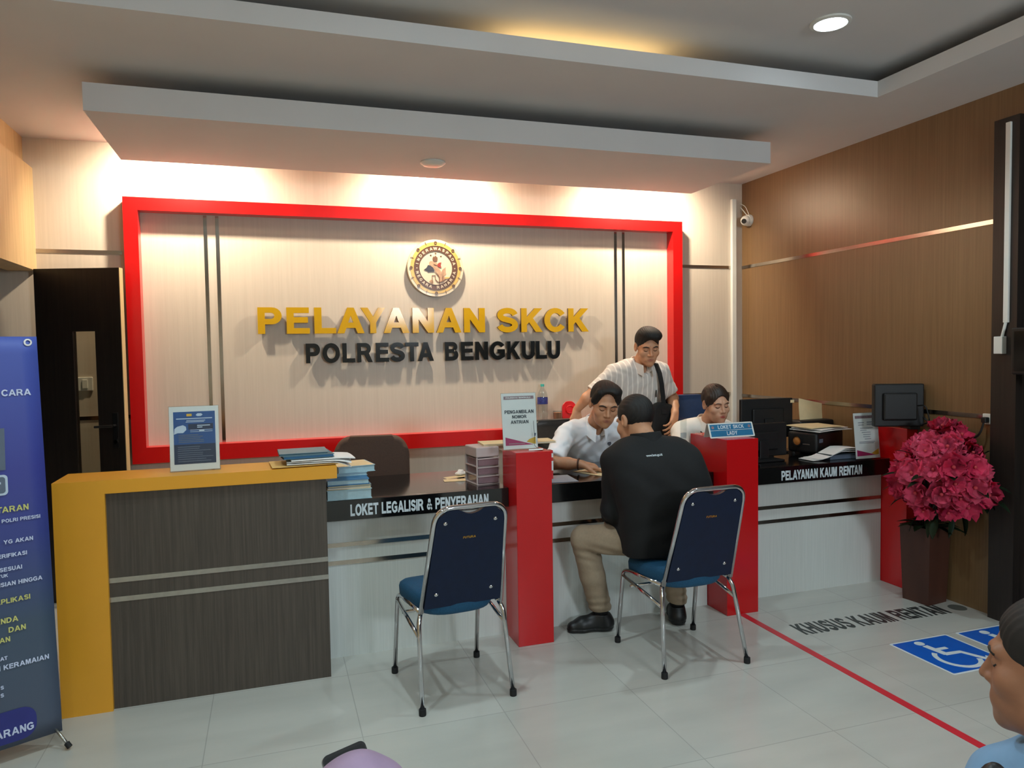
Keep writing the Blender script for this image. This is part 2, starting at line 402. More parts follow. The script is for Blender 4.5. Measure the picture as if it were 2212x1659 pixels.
def text_mesh(s, w=None, h=None, depth=0.001, bold=0.0, align='L', spacing=1.0):
    """letters standing in the xz plane facing -y, fitted into w x h, baseline at z=0, x from 0 (or ending at 0 for align R)"""
    if all(c in GLYPH or c == ' ' for c in s):
        cu = bpy.data.curves.new('t', 'CURVE'); cu.dimensions = '2D'; cu.fill_mode = 'BOTH'; cu.extrude = 0.02; cu.offset = bold
        x = 0.0; prev = ''
        for c in s:
            if c == ' ':
                x += 0.50; prev = ''; continue
            x += _KERN.get(prev + c, 0.0)
            for ol in GLYPH[c]:
                sp = cu.splines.new('POLY'); sp.points.add(len(ol) - 1); sp.use_cyclic_u = True
                for p, q in zip(sp.points, ol): p.co = (q[0] + x, q[1], 0, 1)
            x += max(q[0] for ol in GLYPH[c] for q in ol) + 0.13 * spacing; prev = c
    else:
        cu = bpy.data.curves.new('t', 'FONT'); cu.body = s; cu.extrude = 0.02; cu.offset = bold; cu.size = 1.0; cu.resolution_u = 4
    ob = bpy.data.objects.new('t', cu); COL.objects.link(ob)
    me = bpy.data.meshes.new_from_object(ob.evaluated_get(bpy.context.evaluated_depsgraph_get()))
    bpy.data.objects.remove(ob); bpy.data.curves.remove(cu)
    n = len(me.vertices); a = np.zeros(n * 3); me.vertices.foreach_get('co', a); a = a.reshape(-1, 3)
    x0, x1 = a[:, 0].min(), a[:, 0].max(); y0, y1 = a[:, 1].min(), a[:, 1].max()
    sy = (h / (y1 - y0)) if h else None
    sx = (w / (x1 - x0)) if w else sy
    if sy is None: sy = sx
    o = np.zeros_like(a)
    o[:, 0] = (a[:, 0] - (x0 if align == 'L' else x1 if align == 'R' else (x0 + x1) / 2)) * sx
    o[:, 2] = (a[:, 1] - y0) * sy
    o[:, 1] = -(a[:, 2] / 0.04 + 0.5) * depth
    me.vertices.foreach_set('co', o.ravel()); me.update()
    return me
def _text(name, s, mat, parent, M, w=None, h=None, depth=0.001, bold=0.0, align='L', spacing=1.0):
    me = text_mesh(s, w, h, depth, bold, align, spacing); me.transform(M)
    return link(name, me, mat, parent)
def merge_meshes(name, meshes, mat, parent):
    bm = bmesh.new()
    for me in meshes:
        bm.from_mesh(me); bpy.data.meshes.remove(me)
    m = bpy.data.meshes.new(name); bm.to_mesh(m); bm.free()
    return link(name, m, mat, parent)
# ================================================================= the room
XL, XR, YB, YR, ZC = -1.39, 3.86, 5.378, -2.6, 2.934
def struct(name, bm, mat, **k):
    o = finish(name, bm, mat, **k); o['kind'] = 'structure'; return o
struct('floor', BX((-3.2, YR, -0.12), (XR + 0.3, YB + 0.2, 0)), 'floor_tiles')
struct('wall_back', BX((XL - 1.9, YB, 0), (XR + 0.2, YB + 0.15, 3.3)), 'wall_beige')
# the brown panelled wall ends against a dark post, a darker wall goes on
struct('wall_right', BX((XR, 3.04, 0), (XR + 0.15, YB, 3.3)), 'wall_brown')
struct('wall_right_2', BX((XR, YR, 0), (XR + 0.15, 2.90, 3.3)), 'dark_wood')
WX0, WX1, WZ0, WZ1 = 1.93, 2.83, 2.10, 2.62
bm = bmesh.new()
box(bm, (XL - 1.9, YR - 0.15, 0), (WX0, YR, 3.3)); box(bm, (WX1, YR - 0.15, 0), (XR + 0.3, YR, 3.3)); box(bm, (WX0, YR - 0.15, 0), (WX1, YR, WZ0)); box(bm, (WX0, YR - 0.15, WZ1), (WX1, YR, 3.3))
struct('wall_rear', bm, 'wall_beige')
bm = bmesh.new()
for x in (WX0, 2.36, WX1 - 0.04): box(bm, (x, YR - 0.08, WZ0), (x + 0.04, YR - 0.02, WZ1))
for z in (WZ0, 2.33, WZ1 - 0.04): box(bm, (WX0 + 0.0401, YR - 0.079, z), (WX1 - 0.0401, YR - 0.021, z + 0.04))
struct('window_1', bm, 'black_plastic')
win = bpy.data.objects['window_1']; finish('window_pane', BX((WX0 + 0.01, YR - 0.055, WZ0 + 0.01), (WX1 - 0.01, YR - 0.045, WZ1 - 0.01)), plain('daylight_sky', (214, 232, 255), 0.5, var=0, emit=6.0).name, win)
bm = bmesh.new()
box(bm, (XL - 0.16, YR, 0), (XL, 3.30, 2.10)); box(bm, (XL - 0.16, YR, 2.10), (XL, YB, 2.745))
box(bm, (XL - 0.16, YR, 2.745), (XL - 0.05, YB, 3.3))
struct('wall_left', bm, 'wall_tan')
bm = bmesh.new()
box(bm, (-2.9, 3.2, 0), (-2.75, YB, 3.2)); box(bm, (-2.9, 3.05, 0), (XL - 0.16, 3.2, 3.2))
struct('wall_side_room', bm, 'black_room')
struct('wall_right_pilaster', BX((XR - 0.045, 2.90, 0), (XR + 0.15, 3.045, 2.765)), 'dark_wood')
struct('wall_right_pilaster_top', BX((XR, 2.90, 2.765), (XR + 0.15, 3.04, 3.3)), 'wall_brown')

# lower ceiling with an opening, lip and recess
bm = bmesh.new()
ox0, ox1, oy0, oy1 = -1.0, 3.27, -1.6, 3.313
for lo, hi in (((XL - 1.9, oy1), (XR + 0.2, YB + 0.1)), ((XL - 1.9, YR), (XR + 0.2, oy0)), ((XL - 1.9, oy0), (ox0, oy1)), ((ox1, oy0), (XR + 0.2, oy1))):
    box(bm, (lo[0], lo[1], ZC), (hi[0], hi[1], ZC + 0.012))
e = 0.03
for lo, hi in (((ox0 - e, oy1), (ox1 + e, oy1 + e)), ((ox0 - e, oy0 - e), (ox1 + e, oy0)), ((ox0 - e, oy0), (ox0, oy1)), ((ox1, oy0), (ox1 + e, oy1))):
    box(bm, (lo[0], lo[1], ZC + 0.0121), (hi[0], hi[1], ZC + 0.088))
struct('ceiling', bm, 'ceiling_paint')
bm = bmesh.new()
g = 0.42
box(bm, (ox0 - g, oy0 - g, 3.10), (ox1 + g, oy1 + g, 3.14))
for lo, hi in (((ox0 - g, oy1 + g), (ox1 + g, oy1 + g + .03)), ((ox0 - g, oy0 - g - .03), (ox1 + g, oy0 - g)), ((ox0 - g - .03, oy0 - g), (ox0 - g, oy1 + g)), ((ox1 + g, oy0 - g), (ox1 + g + .03, oy1 + g))):
    box(bm, (lo[0], lo[1], ZC + 0.013), (hi[0], hi[1], 3.14))
struct('ceiling_recess', bm, 'ceiling_paint')
# hanging ceiling panel in front of the sign wall, with a shadow gap above
bm = bmesh.new()
box(bm, (-0.81, 3.985, 2.72), (3.075, 4.917, 2.853)); box(bm, (-0.45, 4.42, 2.853), (2.70, 4.85, ZC))
struct('ceiling_hanging_panel', bm, 'ceiling_paint')
# warm strip light lying in the cove behind the lip
t = thing('cove_light', 'warm yellow strip light glowing in the slot of the ceiling recess', 'light', (1.55, 3.50, ZC + 0.0135))
finish('housing', BX((-0.46, -0.02, 0), (0.46, 0.02, 0.018), bev=0.003), 'white_plastic', t)
finish('glow_strip', BX((-0.44, -0.014, 0.018), (0.44, 0.014, 0.026)), 'cove_glow', t)

# trims: reflective strips on the walls
def trim(n, lo, hi, mat='mirror_strip'):
    struct('trim_%d' % n, BX(lo, hi), mat)
trim(1, (XL, YB - 0.004, 2.215), (-0.90, YB, 2.240))
trim(2, (3.235, YB - 0.004, 2.215), (3.74, YB, 2.240))
trim(3, (XR - 0.004, 3.05, 2.215), (XR, YB, 2.240))
trim(4, (XL, YB - 0.004, 1.140), (-0.885, YB, 1.165))
trim(5, (3.235, YB - 0.004, 1.140), (3.74, YB, 1.165))
trim(6, (XR - 0.004, 3.05, 1.120), (XR, YB, 1.145))
for k, x in enumerate((-0.393, -0.318, 2.662, 2.732)):
    trim(7 + k, (x - 0.011, YB - 0.004, 0.955), (x + 0.011, YB, 2.488))
# white cable trunking in the far corner and on the post
struct('trim_11', BX((3.742, YB - 0.03, 0.0), (3.785, YB, 2.80), bev=0.004), 'white_plastic')

# red frame round the sign wall
t = thing('wall_frame', 'large glossy red rectangular frame mounted on the beige back wall around the lettering', 'frame', (1.17, YB, 0))
fx0, fx1, fz0, fz1, fd = -0.872 - 1.17, 3.217 - 1.17, 0.847, 2.575, 0.10
bm = bmesh.new(); prism(bm, [(fx0, fz1), (fx1, fz1), (fx1 - 0.085, fz1 - 0.082), (fx0 + 0.085, fz1 - 0.082)], -fd, 0); finish('top_bar', bm, 'red_frame', t)
bm = bmesh.new(); prism(bm, [(fx0, fz0), (fx0 + 0.085, fz0 + 0.105), (fx1 - 0.085, fz0 + 0.105), (fx1, fz0)], -fd, 0); finish('bottom_bar', bm, 'red_frame', t)
bm = bmesh.new(); prism(bm, [(fx0, fz0), (fx0, fz1), (fx0 + 0.085, fz1 - 0.082), (fx0 + 0.085, fz0 + 0.105)], -fd, 0); finish('side_bar', bm, 'red_frame', t)
bm = bmesh.new(); prism(bm, [(fx1, fz0), (fx1 - 0.085, fz0 + 0.105), (fx1 - 0.085, fz1 - 0.082), (fx1, fz1)], -fd, 0); finish('side_bar', bm, 'red_frame', t)

# door leaf standing open in front of the back wall
door = bpy.data.objects.new('door_1', None); COL.objects.link(door); door['kind'] = 'structure'
door.location = (-1.372, 5.275, 0); door.rotation_euler = (0, 0, R(-18))
L = 0.527
bm = bmesh.new()
box(bm, (0, -0.02, 0.005), (0.225, 0.02, 2.10)); box(bm, (0.365, -0.02, 0.005), (L, 0.02, 2.10))
box(bm, (0.225, -0.02, 1.71), (0.365, 0.02, 2.10)); box(bm, (0.225, -0.02, 0.005), (0.365, 0.02, 0.25))
finish('leaf_panel', bm, 'dark_wood', door)
finish('glass_pane', BX((0.225, -0.004, 0.25), (0.365, 0.004, 1.71)), 'door_glass', door)
finish('edge_band', BX((L, -0.02, 0.005), (L + 0.004, 0.02, 2.10)), 'wall_tan', door)
bm = bmesh.new()
box(bm, (0.455, -0.026, 0.98), (0.49, -0.02, 1.20), bev=0.002); tube(bm, [(0.472, -0.02, 1.12), (0.472, -0.06, 1.12)], 0.008)
tube(bm, arc([(0.472, -0.06, 1.12), (0.36, -0.06, 1.115)], 0.01), 0.008); finish('door_handle', bm, 'office_black', door)
bm = bmesh.new(); lathe(bm, [(0, 0), (0.012, 0), (0.012, 0.006), (0, 0.006)], 16, M=T(0.472, -0.026, 1.02, rx=R(90))); finish('lock', bm, 'chrome', door)

t = thing('light_switch', 'white light switch on the beige wall seen through the glass slit of the door', 'switch', (-1.145, YB, 1.375))
finish('plate', BX((-0.045, -0.012, -0.045), (0.045, 0, 0.045), bev=0.004), 'white_plastic', t)
finish('rocker', BX((-0.016, -0.018, -0.028), (0.016, -0.0121, 0.028), bev=0.002), 'white_plastic', t)

# ceiling downlights and fittings of the added fill lamps
for i, (x, y, e) in enumerate(DOWN):
    if i == 0:
        t = thing('ceiling_downlight', 'bright cool round downlight glowing in the upper ceiling', 'ceiling light', (x, y, 3.10)); q = Matrix.Identity(4)
    else:
        t = bpy.data.objects['ceiling_recess']; q = Matrix.Translation((x, y, 3.10))
    bm = bmesh.new(); lathe(bm, [(0.076, 0), (0.094, 0), (0.094, -0.008), (0.076, -0.012), (0.076, 0)], 32, M=q); finish('trim_ring', bm, 'white_plastic', t, smooth=True)
    bm = bmesh.new(); lathe(bm, [(0, -0.001), (0.074, -0.001), (0.074, -0.008), (0, -0.008)], 32, M=q); finish('diffuser', bm, 'lamp_glow', t)
bm = bmesh.new(); lathe(bm, [(0, 0), (0.075, 0), (0.078, -0.008), (0.06, -0.022), (0.035, -0.027), (0, -0.027)], 32)
o = finish('smoke_detector', bm, 'white_plastic', None, smooth=True, loc=(0.988, 4.5, 2.72))
tag(o, 'small round white smoke detector under the hanging ceiling panel', 'smoke detector')

# dome security camera
t = thing('security_camera', 'white dome security camera on the brown wall near the far corner', 'camera', (XR, 5.27, 2.61))
bm = bmesh.new(); lathe(bm, [(0, 0), (0.048, 0), (0.05, 0.012), (0.046, 0.03), (0.03, 0.034), (0, 0.034)], 28, M=T(0, 0, 0, ry=R(-90))); finish('base', bm, 'white_plastic', t, smooth=True)
bm = bmesh.new(); bmesh.ops.create_uvsphere(bm, u_segments=24, v_segments=16, radius=0.042, matrix=T(-0.045, -0.006, -0.004)); finish('ball', bm, 'white_plastic', t, smooth='all')
bm = bmesh.new(); lathe(bm, [(0, 0), (0.020, 0), (0.020, 0.012), (0, 0.012)], 20, M=T(-0.074, -0.024, -0.012) @ Vector((-0.75, -0.62, -0.25)).to_track_quat('Z', 'Y').to_matrix().to_4x4()); finish('lens', bm, 'black_plastic', t)
bm = bmesh.new(); tube(bm, arc([(-0.004, 0.03, 0.045), (-0.02, 0.07, 0.10), (-0.004, 0.16, 0.16), (-0.02, 0.20, 0.17)], 0.03), 0.004); tube(bm, arc([(-0.004, 0.0, 0.04), (-0.01, 0.05, 0.13), (-0.03, 0.18, 0.19)], 0.03), 0.003); finish('cable', bm, 'white_plastic', t, smooth=True)

# cable trunking with socket box on the dark post
t = thing('cable_trunking', 'grey white vertical cable trunking with a socket box on the dark post', 'cable trunking', (XR - 0.045, 2.955, 0))
bm = bmesh.new(); box(bm, (-0.014, -0.014, 1.66), (0, 0.014, 2.735), bev=0.002); tube(bm, [(-0.007, 0, 1.67), (-0.01, 0.02, 1.58)], 0.008); finish('conduit', bm, 'white_plastic', t)
finish('socket_box', BX((-0.035, 0.0, 1.49), (0, 0.05, 1.585), bev=0.003), 'white_plastic', t)
# wall mounted screen partly in view
t = thing('wall_monitor', 'black flat screen on a bracket on the dark wall beside the cable trunking', 'monitor', (XR, 2.72, 1.5))
finish('bezel', BX((-0.10, -0.32, -0.12), (-0.06, 0.17, 0.13), bev=0.008), 'black_plastic', t)
finish('screen', BX((-0.103, -0.30, -0.10), (-0.1001, 0.15, 0.11)), 'dark_screen', t)
finish('bracket', BX((-0.06, -0.10, -0.06), (0, 0.06, 0.06), bev=0.004), 'black_plastic', t)
# grey metal strip plug and cable on the wall behind the plant
t = thing('wall_socket', 'small white wall socket with a black cable on the brown wall above the flowers', 'socket', (XR, 3.085, 1.12))
finish('plate', BX((-0.018, -0.03, -0.03), (0, 0.03, 0.03), bev=0.004), 'white_plastic', t)
finish('plug', BX((-0.05, -0.015, -0.02), (-0.0181, 0.015, 0.012), bev=0.005), 'black_plastic', t)
bm = bmesh.new(); tube(bm, arc([(-0.04, 0.0, -0.005), (-0.05, 0.02, -0.10), (-0.04, 0.22, -0.16), (-0.03, 0.42, -0.02), (-0.03, 0.50, 0.04)], 0.08), 0.006); finish('cable', bm, 'cable_black', t, smooth=True)

# ================================================================= lettering on the wall
ORD = ['first', 'second', 'third', 'fourth', 'fifth', 'sixth', 'seventh', 'eighth', 'ninth']
def wall_word(wd, spans, z0, h, mat, colour, group):
    """letters of one word, every letter one mesh standing off the wall"""
    for ci, (ch, (x0, x1)) in enumerate(zip(wd, spans)):
        n_same = wd.count(ch)
        lab = 'raised %s letter %s%s of the word %s on the beige wall' % (colour, ch, '' if n_same == 1 else ', ' + ORD[wd[:ci].count(ch)] + ' ' + ch, wd)
        ext = 0.012 if ch in 'OCGSU' else 0
        me = text_mesh(ch, x1 - x0, h * (1 + 2 * ext), 0.022, 0.028)
        o = link('letter_' + ch.lower(), me, mat, None, loc=(x0, YB - 0.020, z0 - h * ext * (1 if ch != 'U' else 2))); tag(o, lab, 'letter', group)
        me.materials.append(MATS['letter_edge'] if colour == 'yellow' else MATS['black_letter'])
        for p in me.polygons:
            if abs(p.normal.y) < 0.5: p.material_index = 1
        # pin that holds the letter off the wall
        bm = bmesh.new(); box(bm, (0.004 if ch in 'PELNKRBDHIU' else (x1 - x0) * 0.42, 0.0001, h * (0.05 if ch in 'OCGS' else 0.28)), ((0.014 if ch in 'PELNKRBDHIU' else (x1 - x0) * 0.58), 0.020, h * (0.05 if ch in 'OCGS' else 0.28) + 0.01)); finish('pin', bm, 'letter_edge', o)
G = 'yellow letters on the sign wall'
wall_word('PELAYANAN', [(-.076, .083), (.114, .269), (.300, .449), (.456, .648), (.622, .798), (.784, .972), (.996, 1.156), (1.174, 1.364), (1.384, 1.548)], 1.690, 0.183, 'yellow_letter', 'yellow', G)
wall_word('SKCK', [(1.646, 1.812), (1.838, 2.014), (2.027, 2.199), (2.228, 2.404)], 1.690, 0.183, 'yellow_letter', 'yellow', G)
G = 'black letters on the sign wall'
wall_word('POLRESTA', [(.237, .334), (.351, .471), (.488, .577), (.592, .701), (.724, .819), (.829, .935), (.939, 1.037), (1.030, 1.150)], 1.482, 0.138, 'black_letter', 'black', G)
wall_word('BENGKULU', [(1.236, 1.337), (1.358, 1.454), (1.469, 1.569), (1.583, 1.703), (1.721, 1.827), (1.840, 1.944), (1.955, 2.046), (2.054, 2.156)], 1.482, 0.138, 'black_letter', 'black', G)

# round emblem
t = thing('wall_emblem', 'round gold and white emblem plaque above the raised lettering', 'emblem', (1.178, YB, 2.166))
def disc(name, r0, r1, y0, y1, mat, par, n=64):
    bm = bmesh.new()
    prof = [(r0, y0), (r1, y0), (r1, y1), (r0, y1)]
    if r0 > 1e-5: prof.append((r0, y0))
    lathe(bm, prof, n, M=T(0, 0, 0, rx=R(90))); return finish(name, bm, mat, par, smooth=30)
disc('plaque', 0, 0.209, 0.012, 0.040, 'emblem_white', t)
disc('gold_band', 0.163, 0.189, 0.0401, 0.042, 'emblem_gold', t)
disc('dark_ring', 0.125, 0.160, 0.0401, 0.043, 'emblem_brown', t)
bm = bmesh.new()
for r in (0.1245, 0.1615):
    lathe(bm, [(r - 0.0018, 0.0401), (r + 0.0018, 0.0401), (r + 0.0018, 0.045), (r - 0.0018, 0.045), (r - 0.0018, 0.0401)], 64, M=T(0, 0, 0, rx=R(90)))
finish('ring_line', bm, 'emblem_brown', t)
bm = bmesh.new()
for k in range(8):
    a = R(90 + 45 * k); cx, cz = 0.184 * math.cos(a), 0.184 * math.sin(a)
    lathe(bm, [(0.006, 0), (0.011, 0), (0.011, 0.004), (0.006, 0.004), (0.006, 0)], 20, M=T(cx, -0.0421, cz, rx=R(90)))
    a2 = a + R(22.5); c2, s2 = math.cos(a2), math.sin(a2)
    box(bm, (-0.012, -0.0445, -0.0015), (0.012, -0.0421, 0.0015), M=Matrix.Translation((0.190 * c2, 0, 0.190 * s2)) @ Matrix.Rotation(-a2, 4, 'Y'))
finish('rim_rosettes', bm, 'emblem_brown', t)
ms = []
def ring_text(s, a0, a1, flip):
    n = len(s)
    for i, ch in enumerate(s):
        if ch == ' ': continue
        a = a0 + (a1 - a0) * i / (n - 1)
        me = text_mesh(ch, None, 0.021, 0.002, 0.01, 'C') if ch != '.' else text_mesh('O', 0.008, 0.008, 0.002, 0.05, 'C')
        rr = 0.142
        # centre the letter on the ring
        me.transform(Matrix.Translation((0, 0, -0.0105 if ch != '.' else -0.004)))
        rot = (90 - a) if not flip else (270 - a)
        me.transform(Matrix.Translation((rr * math.cos(R(a)), -0.0431, rr * math.sin(R(a)))) @ Matrix.Rotation(R(rot), 4, 'Y'))
        ms.append(me)
ring_text('INDERAWASPADA', 168, 14, False)
ring_text('NEGARA RAHARJA', 194, 346, True)
for a in (181, -1):
    me = text_mesh('O', 0.009, 0.009, 0.002, 0.08, 'C'); me.transform(Matrix.Translation((0.142 * math.cos(R(a)), -0.0431, 0.142 * math.sin(R(a)) - 0.0045))); ms.append(me)
merge_meshes('ring_lettering', ms[:13], 'emblem_white', t); merge_meshes('ring_lettering', ms[13:26], 'emblem_white', t)
for m_ in ms[26:]: link('ring_dot', m_, 'emblem_white', t)
def flat(name, polys, mat, y=-0.0402, d=0.002, par=None):
    bm = bmesh.new()
    for p in polys: prism(bm, p, y - d, y)
    return finish(name, bm, mat, par)
def star(cx, cz, r):
    return [(cx + (r if k % 2 == 0 else r * 0.42) * math.sin(R(36 * k)), cz + (r if k % 2 == 0 else r * 0.42) * math.cos(R(36 * k))) for k in range(10)]
flat('stars', [star(-0.036, 0.092, 0.008), star(0.0, 0.107, 0.008), star(0.040, 0.087, 0.008)], 'emblem_brown', par=t)
def em(pts): return [((x - 745) * 0.000379, (905 - y) * 0.000379) for x, y in pts]
plain('emblem_dark', (112, 76, 54), 0.4)
flat('rider_drapery', [em([(620, 850), (612, 800), (640, 775), (690, 770), (745, 790), (790, 830), (800, 880), (850, 990), (880, 930), (940, 885), (938, 975), (948, 1020), (905, 1060), (945, 1105), (930, 1140), (880, 1165), (810, 1185), (800, 1050), (690, 905), (650, 870)]), em([(612, 1165), (640, 1130), (690, 1150), (692, 1200), (650, 1205)])], 'emblem_taupe', par=t)
flat('rider_head', [em([(690, 760), (682, 715), (700, 680), (722, 690), (742, 662), (760, 688), (780, 700), (782, 750), (760, 780), (720, 785)])], 'emblem_dark', y=-0.0421, par=t)
flat('dark_cloak', [em([(508, 942), (560, 905), (590, 850), (640, 862), (690, 900), (718, 975), (640, 978), (592, 986), (568, 962)])], 'emblem_slate', y=-0.0423, par=t)
flat('red_cloth', [em([(772, 850), (800, 805), (855, 793), (838, 845), (856, 900), (782, 882)])], 'emblem_red', y=-0.0424, par=t)
flat('rider_outline', [em([(664, 1046), (738, 1044), (738, 1056), (676, 1058), (676, 1130), (668, 1230), (660, 1230), (662, 1110)]), em([(700, 965), (720, 975), (790, 1040), (818, 1080), (816, 1236), (802, 1236), (802, 1090), (770, 1040)]), em([(722, 1060), (732, 1060), (742, 1130), (782, 1170), (820, 1170), (880, 1150), (935, 1110), (940, 1118), (890, 1165), (820, 1190), (775, 1185), (732, 1140)]), em([(705, 830), (770, 850), (768, 862), (700, 842)]), em([(870, 1080), (882, 1050), (892, 1052), (886, 1120), (876, 1150), (866, 1150)])], 'emblem_dark', y=-0.0427, d=0.0012, par=t)
flat('gold_flag', [em([(928, 1075), (1030, 1082), (1020, 1102), (925, 1112)])], 'emblem_gold', y=-0.0424, par=t)
# ================================================================= counters
YW, YK, YP = 3.768, 3.698, 3.568       # white fronts, black fascias, red post fronts
ZT, ZBK, ZP = 0.818, 0.716, 1.020
# --- tall unit with a yellow surround
t = thing('reception_counter', 'tall counter with yellow surround and dark wood grain front by the banner', 'counter', (-0.895, 3.532, 0))
X0 = 0.0; X1 = 0.283 + 0.895
bm = bmesh.new()
box(bm, (0.0, 0.0, 0), (0.198, 0.30, 1.017 - 0.058))
box(bm, (0.0, 0.0, 1.017 - 0.0581), (X1, 0.27, 1.017))
finish('yellow_surround', bm, 'yellow_laminate', t)
finish('front_panel', BX((0.1981, 0.022, 0), (1.128, 0.05, 1.017 - 0.0582)), 'panel_taupe', t)
finish('side_panel', BX((1.10, 0.0501, 0), (1.128, 0.30, 1.017 - 0.0582)), 'panel_taupe', t)
for z in (0.487, 0.572):
    finish('metal_strip', BX((0.1982, 0.0195, z - 0.011), (1.1275, 0.022, z + 0.011)), 'steel_strip', t)

def counter(label, x0, x1, lettering, lx, lz, lw, lh, strips, fx1=None):
    t = thing('service_counter', label, 'counter', (x0, YK, 0))
    w = x1 - x0; dy = YW - YK
    finish('front_panel', BX((0, dy, 0), (w, dy + 0.03, ZBK - 0.001)), 'panel_white', t)
    bm = bmesh.new(); box(bm, (0, 0, ZBK), ((fx1 or x1) - x0, 0.03, ZT), bev=0.002); box(bm, (0, 0.0301, ZT - 0.03), (w, 0.665, ZT), bev=0.002)
    finish('worktop', bm, 'black_gloss', t)
    finish('side_panel', BX((0.002, dy + 0.031, 0), (0.03, 0.62, ZT - 0.031)), 'panel_white', t)
    for a, b, z in strips:
        finish('metal_strip', BX((a - x0, dy - 0.003, z - 0.011), (b - x0, dy, z + 0.011)), 'mirror_strip', t)
    me = text_mesh(lettering, lw, lh, 0.0012, 0.03); me.transform(Matrix.Translation((lx - x0, 0, lz)))
    link('lettering', me, 'white_lettering', t)
    return t
counter('black topped counter with white front lettered LOKET LEGALISIR beside the yellow unit', 0.240, 1.188, 'LOKET LEGALISIR & PENYERAHAN', 0.357, 0.733, 0.718, 0.062, ((0.242, 1.187, 0.578), (0.242, 1.187, 0.487)))
counter('black topped counter with white front between the two red posts, where the customer sits', 1.388, 2.455, 'LOKET SKCK', 1.748, 0.733, 0.575, 0.062, ((1.389, 2.454, 0.578), (1.389, 2.454, 0.487)))
counter('black topped counter with white front lettered PELAYANAN KAUM RENTAN beside the flowers', 2.672, 3.770, 'PELAYANAN KAUM RENTAN', 2.934, 0.731, 0.613, 0.060, ((2.673, 3.769, 0.556), (2.673, 3.769, 0.468)))

for lab, x0, x1, y1 in (('tall red gloss post dividing the counters behind the empty chair', 1.189, 1.386, 3.80),
                    ('tall red gloss post dividing the counters beside the seated customer', 2.458, 2.670, 3.95),
                    ('red gloss end panel of the counters behind the potted flowers', 3.774, 3.858, 3.95)):
    o = finish('counter_post', BX((0, 0, 0), (x1 - x0, y1 - YP, ZP), bev=0.0015, seg=1), 'red_gloss', None, loc=(x0, YP, 0))
    tag(o, lab, 'post', 'red posts of the service counter')

